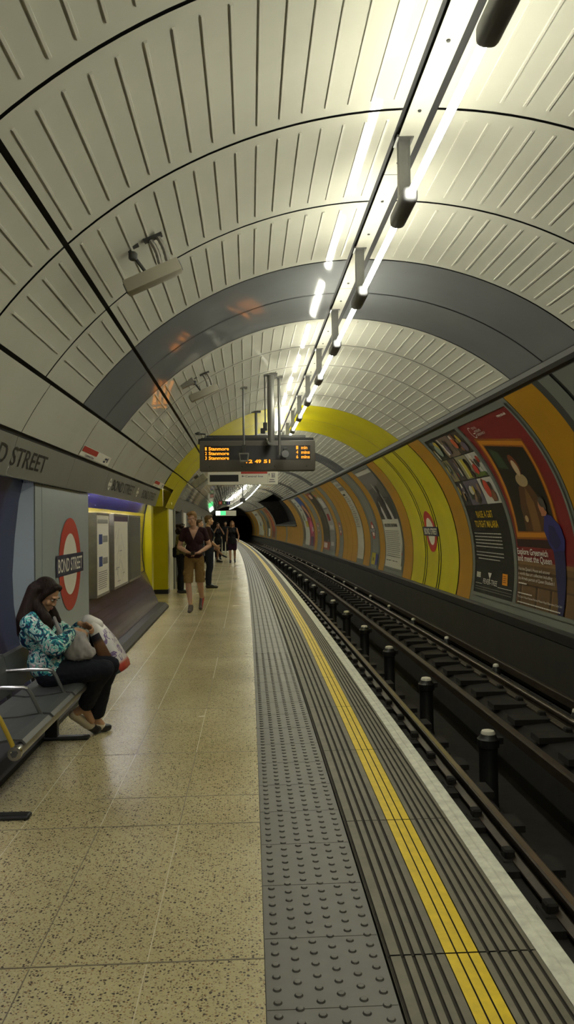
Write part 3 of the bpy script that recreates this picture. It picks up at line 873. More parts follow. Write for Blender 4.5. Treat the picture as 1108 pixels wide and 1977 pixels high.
for x in (140, 400, 660, 918):
    m = MB(); m.tube([mp(bu(x), bv(823), .0), mp(bu(x), bv(823), .006)], .010, M['black'], 8); m.build('screw', hs_)
m = MB(); m.box(.02, BW - .02, .06, .16, BH, BH + .05, M['black'], T); m.build('top_rail', t)
s_ = 10.95; x_ = .34
zt = ZC + math.sqrt(RR ** 2 - (x_ - XC) ** 2)
m = MB(); m.tube([W(s_, x_, 2.73), W(s_, x_, zt)], .052, M['hanger'], 14); mp_ = m.build('main_pole', t, smooth=True)
m = MB(); m.box(-.10, .10, -.07, .07, -.03, 0, M['hanger'], Matrix.Translation(W(s_, x_, zt))); m.build('ceiling_plate', mp_)
m = MB(); m.hexa([W(s_ - .04, x_ - .05, 2.70), W(s_ - .04, x_ + .05, 2.70), W(BS + .10, x_ + .05, BZ + BH), W(BS + .10, x_ - .05, BZ + BH), W(s_ - .04, x_ - .05, 2.75), W(s_ - .04, x_ + .05, 2.75), W(BS + .10, x_ + .05, BZ + BH + .05), W(BS + .10, x_ - .05, BZ + BH + .05)], M['hanger']); m.build('pole_arm', t)
m = MB(); m.tube([W(s_, x_ - .085, 3.0), W(s_, x_ - .085, zt - .01)], .009, M['band'], 8); m.bbox(-.03, .03, -.03, .03, -.1, .02, .008, M['black'], Matrix.Translation(W(s_, x_ - .085, 3.0))); m.bbox(-.07, .0, -.03, .03, -.16, -.08, .01, M['black'], Matrix.Translation(W(s_, x_ - .085, 3.02))); m.build('cable_drop', t)

# ================================================================ HANGING DIRECTION SIGN
SS = 14.25
t = thing('direction_sign', 'cream hanging sign with red bar pointing left, below the indicator board', 'sign', W(SS, -.07, 2.29))
T = Matrix.Translation(W(SS, -.745, 2.29)) @ Matrix.Rotation(SS / R_CURVE, 4, 'Z')
m = MB(); m.bbox(0, 1.325, 0, .07, 0, .255, .006, M['signwhite'], T); m.build('sign_body', t)
mp = map_flat(SS, -.745, 2.29); sh = Sheet(mp)
def su(x): return (x - 140) * .00241
def sv(y): return (963 - y) * .00262
sh.rect(su(155), sv(940), su(380), sv(890), M['black']); sh.rect(su(400), sv(884), su(607), sv(868), M['red'])
sh.rect(su(610), sv(955), su(611.5), sv(870), paint(150, 150, 140)); 
sh.text('Central line', su(434), sv(909), .036, M['navy'], 2, width=su(573) - su(434), bold=.01)
sh.rect(su(410), sv(903), su(428), sv(899), M['navy']); sh.poly([(su(405), sv(901)), (su(414), sv(893)), (su(414), sv(909))], M['navy'], 2)
sh.rect(su(640), sv(912), su(667), sv(880), M['navy']); sh.rect(su(643), sv(909), su(664), sv(883), M['signwhite'], 2); sh.rect(su(647), sv(908), su(652), sv(888), M['navy'], 3); sh.rect(su(656), sv(908), su(660), sv(888), M['navy'], 3)
sh.rect(su(620), sv(905), su(623), sv(886), M['navy']); sh.poly([(su(621.5), sv(880)), (su(616), sv(890)), (su(627), sv(890))], M['navy'], 2)
sh.rect(su(624), sv(930), su(662), sv(925), M['navy']); sh.rect(su(620), sv(945), su(668), sv(940), M['navy'])
sh.build('sign_print', t)
for x in (-.55, .18, .45):
    m = MB(); m.tube([W(SS + .03, x, 2.54), W(SS + .03, x, 3.20)], .010, M['band'], 8); m.build('hanger_rod', t, smooth=True)
m = MB(); m.tbox(SS, SS + .07, -.80, 1.12, 3.18, 3.23, M['band']); m.build('hanging_rail', t)
m = MB(); m.tube([W(SS + .03, .18, 3.2), W(SS + .03, .18, 3.69)], .026, M['band'], 10); m.box(-.09, .09, -.05, .05, 3.66, 3.69, M['band'], Matrix.Translation(W(SS + .03, .18, 0))); m.build('main_pole', t, smooth=True)

# ================================================================ FAR SIGNS
FS = 52
t = thing('exit_sign', 'far hanging sign with a lit green panel above the walkers', 'sign', W(FS, -.6, 2.14))
m = MB(); m.tbox(FS, FS + .1, -1.35, .05, 2.14, 2.50, M['signwhite']); m.build('sign_body', t)
sh = Sheet(map_flat(FS, -1.35, 2.14)); sh.rect(.0, .05, .3, .33, M['exitwhite']); sh.rect(.32, .05, .68, .33, M['exit']); sh.build('lit_panel', t)
for x in (-1.2, -.1):
    m = MB(); m.tube([W(FS + .05, x, 2.5), W(FS + .05, x, 3.1 if x < -1 else 3.5)], .02, M['band'], 6); m.build('hanger_rod', t)
LS = 38
t2 = thing('line_sign', 'small distant hanging sign with red, green and blue squares', 'sign', W(LS, -.8, 2.54))
m = MB(); m.tube([W(LS + .03, -.78, 2.72), W(LS + .03, -.78, 3.1)], .012, M['band'], 6); m.build('hanger_rod', t2)
m = MB(); m.tbox(LS, LS + .06, -1.08, -.48, 2.54, 2.73, M['band']); m.build('sign_body', t2)
for i, cc in enumerate(((190, 60, 50), (40, 120, 60), (40, 50, 130))):
    sh = Sheet(map_flat(LS, -1.08, 2.54)); sh.rect(.02 + i * .2, .02, .18 + i * .2, .17, paint(*cc)); sh.rect(.085 + i * .2, .05, .115 + i * .2, .14, M['signwhite'], 2); sh.build('colour_square', t2)
t3 = thing('service_hanger', 'dark cluster of hanging conduit by the lamps far down the platform', 'conduit', W(38, .15, 2.75))
m = MB(); m.tube([W(38, .15, 2.8), W(38, .15, 3.68)], .03, M['band'], 8); m.build('drop_pole', t3)
m = MB(); m.bbox(-.14, .14, -.1, .1, -.1, .12, .03, M['band'], Matrix.Translation(W(38, .15, 2.75))); m.build('junction_box', t3)

# ================================================================ ROUNDELS
def roundel(t, mp, r, bw, bh, text_h, rot=False):
    m = Sheet(mp, step=.05); m.ring(0, 0, r * .66, r, M['red'], 3, n=56); m.build('roundel_ring', t)
    m = Sheet(mp, step=.05); m.ell(0, 0, r * .665, r * .665, M['signwhite'], 2, n=48); m.build('roundel_centre', t)
    m = Sheet(mp, step=.05); m.rect(-bw / 2, -bh / 2, bw / 2, bh / 2, M['navy'], 5); m.build('name_bar', t)
    words(t, 'station_name', mp, 'BOND STREET', 0, -text_h / 2, text_h, M['signwhite'], 6, bw * .88, 'c', .012, 'white station name lettering')
t = thing('station_roundel', 'large red roundel on the blue-grey panel behind the seated woman', 'station sign', W(7.53, -1.78, .72)); roundel(t, map_leftwall(7.53, -1.779, 1.17), .455, 1.13, .20, .125)
def rmap(s, a): return map_right(s, a, .002)
t = thing('station_roundel', 'red roundel in the middle of the bright yellow trackside panel', 'station sign', CY(16.12, 2)); roundel(t, rmap(16.12, 10.0), .455, 1.22, .20, .13)
for s, lab in ((23.2, 'small red roundel on the grey strip beside the black-and-white poster'), (30.5, 'small red roundel on the narrow grey strip past the slim white poster'), (38.1, 'small far red roundel on the grey strip before the pink poster')):
    t = thing('station_roundel', lab, 'station sign', CY(s, 4)); roundel(t, rmap(s, 9.3), .28, .82, .125, .085)

# ================================================================ FASCIA LETTERING AND STRIP SIGNS
fl = math.hypot(FX1 - FX0, FZ1 - FZ0)
def map_fascia(s0):
    def mp(u, v, d):
        q = v / fl; nx, nz = -(FZ1 - FZ0) / fl, (FX1 - FX0) / fl
        return W(s0 + u, FX1 + (FX0 - FX1) * q + abs(nx) * (d + .001), FZ1 + (FZ0 - FZ1) * q - abs(nz) * (d + .001))
    return mp
for s, w_, lab in ((4.52, 1.80, 'black station name lettering on the grey fascia nearest the viewer'), (9.42, 1.75, 'black station name lettering on the fascia above the notice frames'), (12.1, 1.72, 'black station name lettering on the fascia near the yellow passage mouth')):
    t = thing('fascia_lettering', lab, 'lettering', W(s + w_ / 2, FX1, FZ1)); words(t, 'word', map_fascia(s), 'BOND STREET', 0, .085, .135, M['black'], 1, w_, bold=.01)
for s, lab in ((9.22, 'small pale roundel mark on the fascia left of the middle station name'), (11.55, 'small pale roundel mark on the fascia right of the middle station name')):
    m = Sheet(map_fascia(s)); m.ring(0, .15, .05, .075, M['signwhite'], 1, 24); m.rect(-.11, .13, .11, .17, M['signwhite'], 2); tag(m.build('fascia_emblem'), lab, 'emblem')
def map_strip(s0, a0):
    def mp(u, v, d): return CY(s0 + u, a0 - math.degrees(v / RR), RR - d)
    return mp
for s, lab in ((7.22, 'thin strip sign with red block above the roundel panel'), (12.9, 'thin strip sign with red block above the yellow passage corner')):
    m = Sheet(map_strip(s, 152.1), gap=.003)
    m.rect(0, 0, 1.45, .105, M['signwhite']); m.rect(.02, .045, .70, .10, M['red'], 2); m.text('Central line', .2, .008, .024, M['navy'], 2, width=.42, bold=.01)
    m.rect(1.14, .055, 1.24, .075, M['navy'], 2); m.rect(1.10, .02, 1.20, .04, M['navy'], 2); m.rect(1.27, .03, 1.31, .085, M['navy'], 2)
    tag(m.build('strip_sign'), lab, 'sign')

# ================================================================ NOTICE FRAMES
def notice(s0, s1, label, kind):
    z0, z1, x = .69, 1.70, -1.80
    t = thing('notice_frame', label, 'notice board', W((s0 + s1) / 2, x, z0), group='notice frames in the tiled recess')
    m = MB(); L = s1 - s0
    m.tbox(s0, s1, -1.98, x, z0, z1, M['steel'])
    for a0, a1, b0, b1 in ((0, L, z0, z0 + .03), (0, L, z1 - .03, z1), (0, .03, z0, z1), (L - .03, L, z0, z1)): m.tbox(s0 + a0, s0 + a1, x, x + .008, b0, b1, M['steel'])
    m.build('frame', t)
    sh = Sheet(map_leftwall(s0 + .03, x + .002, z0 + .03)); w_, h_ = L - .06, z1 - z0 - .06
    pale, ink, blue, grey_ = paint(244, 240, 226), paint(70, 70, 80), paint(40, 70, 140), paint(150, 150, 145)
    if kind == 'text':
        sh.rect(0, 0, w_, h_, pale); sh.rect(.05, h_ - .10, w_ - .05, h_ - .05, grey_, 2)
        for y in (.33, .60): sh.rect(.12, y, .34, y + .12, blue, 2); sh.rect(.37, y + .02, w_ - .08, y + .10, grey_, 2)
        for i in range(9): sh.rect(.08, .06 + i * .025, w_ - .1 - .08 * random.random(), .068 + i * .025, ink, 2)
    elif kind == 'map':
        sh.rect(0, 0, w_, h_, pale); sh.rect(0, h_ - .07, w_, h_, paint(70, 50, 90), 2)
        for i in range(26):
            u, v = random.uniform(.05, w_ - .35), random.uniform(.05, h_ - .15); a = random.choice([0, pi / 4, -pi / 4, pi / 2]); ll = random.uniform(.12, .3)
            du, dv = math.cos(a) * ll, math.sin(a) * ll; nu, nv = -math.sin(a) * .004, math.cos(a) * .004
            if 0 < v + dv < h_ - .1 and u + du < w_: sh.poly([(u - nu, v - nv), (u + du - nu, v + dv - nv), (u + du + nu, v + dv + nv), (u + nu, v + nv)], random.choice([paint(120, 90, 90), paint(80, 90, 130), paint(110, 120, 90), grey_]), 2)
    else:
        sh.rect(0, 0, w_, h_, paint(92, 95, 90)); sh.rect(.08, .1, w_ - .08, h_ - .3, paint(104, 106, 98), 2)
    sh.build('notice_sheet', t)
notice(8.92, 9.74, 'narrow steel notice frame with two blue blocks, nearest the roundel panel', 'text')
notice(10.08, 11.28, 'middle steel notice frame holding a pale network map', 'map')
notice(11.36, 12.62, 'dull grey blank notice frame next to the yellow passage', 'blank')
# ================================================================ POSTERS
def poster(label, sl, sr, a0=-9.8, a1=45.6, group=None):
    t = thing('advert_poster', label, 'poster', CY((sl + sr) / 2, a0), group=group)
    w_, h_ = sl - sr, math.radians(a1 - a0) * RR
    mp = map_right(sl, a0, .006)
    return t, w_, h_, mp
def frame(t, mp, w_, h_, mat, b=.055, d=4):
    sh = Sheet(mp, step=.12, gap=.004)
    for u0, v0, u1, v1 in ((-b, -b, 0, h_ + b), (w_, -b, w_ + b, h_ + b), (0, -b, w_, 0), (0, h_, w_, h_ + b)): sh.rect(u0, v0, u1, v1, mat, d)
    sh.build('poster_frame', t)

def scribble(sh, u0, v, u1, h, mat, layer=4, seed=0):
    """a line of print too small to read: word-long dashes"""
    r = random.Random(seed + int(v * 1000)); u = u0
    while u < u1:
        e = min(u1, u + r.uniform(1.2, 4.5) * h); sh.rect(u, v, e, v + h, mat, layer); u = e + .55 * h
# ---- red exhibition poster
t, w_, h_, mp = poster('large red poster with gold picture frame and a man in blue leaning in', 11.07, 9.0)
frame(t, mp, w_, h_, M['wallgrey'])
def U(p): return (p[0] * w_, p[1] * h_)
sh = Sheet(mp, step=.07)
sh.rect(0, 0, w_, h_, paint(128, 30, 34), 0)
sh.rect(0, .0, w_, .205 * h_, paint(112, 84, 52), 1)                 # panelled dado
sh.rect(0, .205 * h_, w_, .225 * h_, paint(140, 105, 66), 2); sh.rect(0, .165 * h_, w_, .178 * h_, paint(84, 60, 38), 2)
for u in (.05, .34, .58, .8): sh.rect(u * w_, .0, (u + .035) * w_, .10 * h_, paint(76, 54, 34), 2); sh.rect((u + .035) * w_, .0, (u + .05) * w_, .10 * h_, paint(136, 104, 66), 2)
sh.rect(.03 * w_, .10 * h_, .97 * w_, .108 * h_, paint(76, 54, 34), 2)
sh.rect(.0, .0, .012 * w_, h_, paint(150, 120, 110), 2)
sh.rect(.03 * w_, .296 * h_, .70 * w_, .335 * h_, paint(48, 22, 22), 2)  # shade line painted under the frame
gold, gold2 = paint(206, 132, 30), paint(150, 84, 22)
fo = [(.06, .335), (.78, .335), (.80, .87), (.10, .885)]
sh.poly([U(p) for p in ((.03, .335), (.80, .340), (.84, .830), (.10, .905))], gold2, 2)
sh.poly([U(p) for p in ((.05, .345), (.785, .350), (.825, .818), (.13, .890))], gold, 3)
sh.poly([U(p) for p in ((.08, .368), (.765, .372), (.80, .798), (.17, .862))], gold2, 4)
sh.poly([U(p) for p in ((.095, .376), (.75, .378), (.785, .790), (.185, .852))], paint(26, 22, 18), 5)
# plain stand-in portrait: a seated sitter in brown
sh.poly([U(p) for p in ((.25, .378), (.62, .378), (.66, .50), (.58, .60), (.50, .63), (.36, .60), (.27, .50))], paint(92, 58, 32), 6)
sh.poly([U(p) for p in ((.38, .378), (.52, .378), (.53, .52), (.47, .60), (.40, .52))], paint(128, 90, 48), 7)
sh.ell(.475 * w_, .635 * h_, .20, .10, paint(176, 150, 108), 7); sh.ell(.49 * w_, .715 * h_, .125, .17, paint(120, 58, 30), 7); sh.ell(.485 * w_, .70 * h_, .085, .125, paint(205, 178, 140), 8)
sh.ell(.32 * w_, .44 * h_, .06, .05, paint(196, 164, 122), 8)
sh.poly([U(p) for p in ((.20, .72), (.36, .70), (.34, .80), (.22, .83))], paint(54, 74, 50), 6)
# the visitor
skin_, hair_, suit, suit2 = paint(186, 120, 84), paint(86, 78, 72), paint(48, 48, 118), paint(36, 36, 84)
sh.poly([U(p) for p in ((.66, .30), (.83, .31), (.82, .0), (.745, .0), (.68, .16))], suit2, 9)
sh.poly([U(p) for p in ((.64, .462), (.74, .452), (.83, .405), (.86, .345), (.84, .295), (.67, .285), (.61, .318), (.565, .385))], suit, 10)
sh.poly([U(p) for p in ((.62, .33), (.72, .29), (.80, .33), (.74, .40), (.66, .41))], suit2, 11)
sh.poly([U(p) for p in ((.60, .48), (.66, .50), (.69, .468), (.655, .452), (.59, .452))], skin_, 11)
sh.ell(.625 * w_, .493 * h_, .085, .10, skin_, 12); sh.ell(.655 * w_, .520 * h_, .095, .075, hair_, 13); sh.poly([U(p) for p in ((.655, .54), (.70, .53), (.705, .49), (.675, .475), (.66, .50))], hair_, 13)
wt = paint(225, 222, 210)
LW = 'white lettering'
words(t, 'lettering', mp, 'Explore Greenwich', .03 * w_, .258 * h_, .088, wt, 14, .545 * w_, bold=.015, label=LW)
words(t, 'lettering', mp, 'and meet the Queen', .03 * w_, .224 * h_, .088, wt, 14, .60 * w_, bold=.015, label=LW)
for i, q in enumerate(("Visit the Queen's House and uncover", 'a world class art collection including', 'the Armada portrait of Queen Elizabeth I')):
    sh1 = Sheet(mp); sh1.text(q, .03 * w_, (.176 - .024 * i) * h_, .046, wt, 14, width=(.56 + .035 * i) * w_); sh1.build('lettering', t)
scribble(sh, .04 * w_, .106 * h_, .19 * w_, .02, wt, 14); scribble(sh, .04 * w_, .056 * h_, .30 * w_, .017, wt, 14)
words(t, 'lettering', mp, "The Queen's House National Maritime Museum Royal Observatory Cutty Sark", .04 * w_, .036 * h_, .030, wt, 14, .76 * w_)
scribble(sh, .05 * w_, .010 * h_, .78 * w_, .017, wt, 14)
for i in range(22):      # open swash initial
    t0, t1 = math.radians(55 + 12.5 * i), math.radians(55 + 12.5 * (i + 1))
    sh.poly([(.20 * w_ + r_ * .085 * math.cos(t_), .94 * h_ + r_ * .10 * math.sin(t_)) for r_, t_ in ((.86, t0), (1, t0), (1, t1), (.86, t1))], wt, 14)
sh.rect(.205 * w_, .930 * h_, .245 * w_, .936 * h_, wt, 14)
for i, q in enumerate(('ROYAL', 'MUSEUMS', 'GREENWICH')): words(t, 'lettering', mp, q, .25 * w_, (.955 - .021 * i) * h_, .040, wt, 14, None)
words(t, 'lettering', mp, 'rmg.co.uk', .79 * w_, .963 * h_, .045, wt, 14, .15 * w_, bold=.02)
sh.build('poster_sheet', t)

# ---- black drinks poster with photo collage
t, w_, h_, mp = poster('black poster with a collage of drinks photos above yellow capitals', 13.14, 11.19)
frame(t, mp, w_, h_, M['wallgrey'])
sh = Sheet(mp, step=.07)
bl = paint(24, 24, 22)
sh.rect(0, 0, w_, h_, bl, 0)
rng = random.Random(5)
pal = [(206, 200, 186), (70, 62, 56), (150, 120, 92), (176, 60, 40), (196, 170, 60), (60, 74, 56), (110, 96, 110), (226, 220, 206), (44, 40, 40), (130, 84, 60), (92, 110, 120)]
rows = [(.845, .985, [0, .30, .66, 1]), (.69, .84, [0, .18, .40, .70, 1]), (.53, .685, [0, .22, .62, 1])]
base = {(0, 0): (48, 52, 46), (0, 1): (120, 104, 92), (0, 2): (70, 62, 58), (1, 0): (150, 140, 100), (1, 1): (74, 66, 70), (1, 2): (150, 146, 120), (1, 3): (196, 194, 186), (2, 0): (50, 50, 54), (2, 1): (104, 96, 112), (2, 2): (200, 198, 190)}
for ri, (v0, v1, us) in enumerate(rows):
    for ci in range(len(us) - 1):
        u0, u1 = us[ci] * w_ + .02, us[ci + 1] * w_ - .004
        if ci == 0: u0 = .02
        if ci == len(us) - 2: u1 = w_ - .02
        sh.rect(u0, v0 * h_, u1, v1 * h_ - .006, paint(*base[(ri, ci)]), 1)
        ww, hh = u1 - u0, (v1 - v0) * h_
        for q in range(9):
            a, b_ = rng.uniform(.03, .11) * (ww / .6), rng.uniform(.04, .13)
            cu_, cv_ = rng.uniform(u0 + a * 1.05, u1 - a * 1.05), rng.uniform(v0 * h_ + b_, v1 * h_ - b_)
            if q % 3 == 0: sh.rect(cu_ - a * .5, cv_ - b_ * .9, cu_ + a * .5, cv_ + b_ * .9, paint(*rng.choice(pal)), 2 + q)
            else: sh.ell(cu_, cv_, a, b_, paint(*rng.choice(pal)), 2 + q, n=12)
# the glass and tomato shapes one can make out
sh.rect(.50 * w_, .70 * h_, .60 * w_, .82 * h_, paint(196, 180, 60), 12); sh.rect(.51 * w_, .70 * h_, .53 * w_, .82 * h_, paint(226, 222, 190), 13)
sh.ell(.78 * w_, .74 * h_, .10, .10, paint(196, 60, 46), 12); sh.ell(.80 * w_, .62 * h_, .12, .15, paint(198, 70, 50), 12); sh.rect(.70 * w_, .695 * h_, .97 * w_, .72 * h_, paint(90, 110, 50), 12)
sh.ell(.20 * w_, .91 * h_, .12, .12, paint(150, 166, 150), 12); sh.ell(.72 * w_, .92 * h_, .09, .10, paint(206, 96, 50), 12)
yl, pw = paint(232, 190, 30), paint(190, 188, 180)
words(t, 'lettering', mp, 'RAISE A G&T', .46 * w_, .452 * h_, .115, yl, 4, .42 * w_, 'c', .01, 'yellow lettering')
words(t, 'lettering', mp, 'TO FIGHT MALARIA', .44 * w_, .394 * h_, .115, yl, 4, .60 * w_, 'c', .01, 'yellow lettering')
for i in range(5): scribble(sh, .06 * w_, (.354 - .0195 * i) * h_, .76 * w_, .017, pw)
for i in range(3): scribble(sh, (.05 + .05 * (i == 2)) * w_, (.242 - .0195 * i) * h_, (.76 - .10 * (i == 2)) * w_, .017, pw)
wt = paint(225, 222, 210)
words(t, 'lettering', mp, 'FEVER-TREE', .42 * w_, .060 * h_, .085, wt, 4, .36 * w_, 'c', 0, 'white lettering')
sh.poly([(.36 * w_, .128 * h_), (.45 * w_, .128 * h_), (.425 * w_, .105 * h_), (.412 * w_, .10 * h_), (.412 * w_, .088 * h_), (.43 * w_, .084 * h_), (.38 * w_, .084 * h_), (.398 * w_, .088 * h_), (.398 * w_, .10 * h_), (.385 * w_, .105 * h_)], wt, 4)
sh.rect(.03 * w_, .055 * h_, .21 * w_, .0575 * h_, wt, 4); sh.rect(.62 * w_, .055 * h_, .95 * w_, .0575 * h_, wt, 4)
sh.rect(.05 * w_, .092 * h_, .16 * w_, .122 * h_, wt, 4)
for i in range(3): sh.rect(.05 * w_, (.098 + .008 * i) * h_, .16 * w_, (.100 + .008 * i) * h_, bl, 5)
sh.rect(.72 * w_, .076 * h_, .84 * w_, .138 * h_, paint(236, 150, 24), 4)
for i in range(4): sh.rect(.74 * w_, (.09 + .011 * i) * h_, (.81 - .01 * (i % 2)) * w_, (.093 + .011 * i) * h_, bl, 5)
for i in range(2): scribble(sh, .03 * w_, (.035 - .014 * i) * h_, .95 * w_, .012, paint(120, 118, 112))
sh.build('poster_sheet', t)

# ---- black-and-white photograph poster
t, w_, h_, mp = poster('black-and-white photo poster with white text half, past the yellow panel', 21.36, 19.14)
frame(t, mp, w_, h_, M['wallgrey'])
sh = Sheet(mp, step=.09); g = lambda v: paint(v, int(v * .97), int(v * .95))
sh.rect(0, 0, w_, .462 * h_, paint(206, 204, 190), 0); sh.rect(0, .462 * h_, w_, .95 * h_, g(92), 0); sh.rect(0, .95 * h_, w_, h_, paint(206, 204, 190), 0)
sh.poly([(0, .95 * h_), (w_, .95 * h_), (w_, .86 * h_), (.6 * w_, .80 * h_), (0, .78 * h_)], g(120), 1)
sh.poly([(0, .62 * h_), (.3 * w_, .70 * h_), (.6 * w_, .62 * h_), (w_, .70 * h_), (w_, .462 * h_), (0, .462 * h_)], g(54), 2)
for p, q, a in (((.30, .46), (.22, .60), 196), ((.72, .46), (.62, .63), 206), ((.55, .46), (.50, .58), 40)):
    u, v = p[0] * w_, p[1] * h_; u1, v1 = q[0] * w_, q[1] * h_
    sh.poly([(u - .13, v), (u + .17, v), (u1 + .15, v1 - .1), (u1 + .08, v1), (u1 - .02, v1), (u1 - .1, v1 - .15)], g(a), 4)
    sh.ell(u1 + .03, v1 + .06, .07, .085, g(150 if a > 100 else 60), 5)
sh.poly([(.42 * w_, .60 * h_), (.52 * w_, .62 * h_), (.62 * w_, .80 * h_), (.60 * w_, .83 * h_), (.5 * w_, .74 * h_)], g(40), 6); sh.ell(.44 * w_, .79 * h_, .06, .16, g(190), 6, rot=.3)
sh.ell(.60 * w_, .70 * h_, .05, .12, g(170), 6, rot=.4); sh.rect(.985 * w_, .462 * h_, w_, .95 * h_, g(190), 3)
sh.rect(.93 * w_, .03 * h_, .965 * w_, .17 * h_, paint(60, 40, 36), 3); sh.poly([(.935 * w_, .17 * h_), (.96 * w_, .17 * h_), (.955 * w_, .225 * h_), (.945 * w_, .225 * h_)], paint(60, 50, 44), 3); sh.rect(.92 * w_, .13 * h_, .975 * w_, .15 * h_, paint(170, 60, 40), 4)
ink = paint(50, 48, 46)
rt = random.Random(9); u = .11 * w_
while u < .84 * w_:      # headline too blurred to read
    q = rt.uniform(.012, .024); sh.rect(u, .386 * h_, u + q, .419 * h_, ink, 4)
    if rt.random() < .4: sh.rect(u, (.386 if rt.random() < .5 else .41) * h_, u + q + .03, (.394 if rt.random() < .5 else .419) * h_, ink, 4)
    u += q + rt.uniform(.018, .045)
for i in range(14): scribble(sh, .06 * w_, (.345 - .0185 * i) * h_, (.86 - .05 * (i % 3 == 2)) * w_, .016, paint(110, 108, 102))
for u in (.07, .22, .45, .62): scribble(sh, u * w_, .06 * h_, (u + .11) * w_, .02, ink)
sh.build('poster_sheet', t)

# ---- slimmer and farther posters, each with its own picture
def simple(label, sl, sr, shapes, a0=-9.8, a1=45.6, frame_mat=None):
    t, w_, h_, mp = poster(label, sl, sr, a0, a1)
    frame(t, mp, w_, h_, frame_mat or M['wallgrey'], .025)
    sh = Sheet(mp, step=.12)
    for i, (k, c_, *p) in enumerate(shapes):
        if k == 'r': sh.rect(p[0] * w_, p[1] * h_, p[2] * w_, p[3] * h_, paint(*c_), i)
        elif k == 'e': sh.ell(p[0] * w_, p[1] * h_, p[2] * w_, p[3] * h_, paint(*c_), i, n=14)
        elif k == 'p': sh.poly([(a * w_, b2 * h_) for a, b2 in p[0]], paint(*c_), i)
        elif k == 't': sh.text(p[0], p[1] * w_, p[2] * h_, p[3], paint(*c_), i, width=p[4] * w_)
    sh.build('poster_sheet', t)
    return t
line = [('r', (196, 192, 172), 0, 0, 1, 1), ('r', (150, 150, 146), .1, .93, .9, .965), ('r', (110, 110, 112), .1, .86, .9, .91), ('r', (40, 40, 44), .1, .79, .5, .815)]
for i in range(15): line.append(('r', (140, 138, 130), .18 + .12 * (i % 2), .76 - .027 * i, .62 + .1 * ((i * 7) % 3), .772 - .027 * i))
simple('slim white line-diagram poster between two mustard panels', 26.36, 25.10, line)
simple('thin small yellow and blue notice at the foot of the grey strip', 23.58, 22.56, [('r', (196, 180, 40), 0, 0, .62, 1), ('r', (60, 66, 140), .64, 0, 1, .9), ('r', (120, 104, 40), .2, .3, .4, .6)], a0=-11, a1=-4)
simple('pale grey poster with hand shapes and red letters, nearer of a pair', 33.84, 32.06, [('r', (160, 156, 150), 0, 0, 1, 1), ('r', (150, 130, 60), 0, .86, 1, 1), ('r', (190, 60, 70), .05, .90, .4, .93), ('r', (128, 124, 120), 0, 0, 1, .30), ('p', (206, 202, 196), [(.2, .78), (.35, .88), (.42, .80), (.55, .9), (.6, .79), (.8, .85), (.85, .70), (.3, .68)]), ('r', (90, 88, 88), .1, .66, .9, .675), ('r', (160, 36, 60), .2, .47, .62, .58), ('r', (200, 196, 190), .2, .34, .85, .40), ('r', (90, 88, 88), .1, .305, .95, .315), ('r', (186, 182, 176), .2, .08, .7, .14)])
simple('dark brown poster with a pale square, farther of a pair', 36.24, 33.9, [('r', (52, 42, 36), 0, 0, 1, 1), ('r', (140, 52, 40), 0, .90, .7, 1), ('r', (206, 178, 160), .25, .88, .62, .96), ('r', (84, 80, 48), .55, .35, .75, .65), ('r', (76, 60, 44), .1, .5, .4, .8), ('r', (150, 70, 50), 0, 0, 1, .13), ('r', (206, 190, 180), .12, .03, .62, .11), ('r', (120, 110, 96), .7, .14, .85, .17)])
simple('pink and blue music poster, nearer of a bright pair', 42.2, 40.05, [('r', (156, 40, 70), 0, 0, 1, .55), ('r', (60, 40, 76), 0, .55, 1, .8), ('r', (36, 76, 150), 0, .8, 1, 1), ('p', (206, 140, 96), [(.1, .78), (.5, .84), (.9, .62), (.8, .5), (.4, .66)]), ('p', (216, 90, 130), [(.1, .40), (.7, .50), (.95, .30), (.4, .22)]), ('r', (200, 186, 190), .6, .28, .9, .36), ('r', (70, 60, 90), .2, .0, .8, .18)])
simple('white poster with yellow patch, farther of a bright pair', 44.44, 42.28, [('r', (200, 200, 186), 0, 0, 1, 1), ('r', (180, 164, 40), .4, .36, 1, .48), ('p', (120, 130, 96), [(.2, .58), (.6, .66), (.5, .48), (.1, .5)]), ('r', (60, 66, 90), .15, .88, .4, .91), ('r', (110, 112, 110), .3, .8, .7, .83), ('r', (120, 122, 118), .4, .7, .7, .74)])
simple('narrow grey poster with red marks before the dark opening', 45.85, 44.75, [('r', (120, 112, 92), 0, 0, 1, 1), ('r', (160, 60, 44), .4, .34, .7, .40), ('r', (160, 60, 44), .4, .44, .7, .47), ('r', (90, 84, 70), .3, .1, .8, .3)])
simple('red and orange poster just past the dark opening', 70.5, 67.6, [('r', (150, 40, 30), 0, 0, 1, 1), ('p', (220, 130, 60), [(.2, .8), (.5, .84), (.9, .5), (.7, .2), (.55, .5)]), ('r', (120, 60, 40), 0, 0, 1, .2)])
simple('green-grey film poster far along the trackside wall', 76.5, 72.5, [('r', (100, 108, 96), 0, 0, 1, 1), ('r', (70, 110, 120), 0, .8, 1, .95), ('r', (40, 48, 46), .3, .3, .8, .55), ('r', (200, 198, 186), .5, .02, 1, .27)])
simple('large pale poster farthest along the trackside wall', 87.0, 80.0, [('r', (186, 186, 168), 0, 0, 1, 1), ('r', (90, 90, 110), .3, .6, .5, .7), ('r', (170, 150, 40), .75, .2, 1, .4), ('r', (120, 120, 120), .2, .8, .6, .86), ('r', (60, 60, 80), .4, .35, .55, .5)])
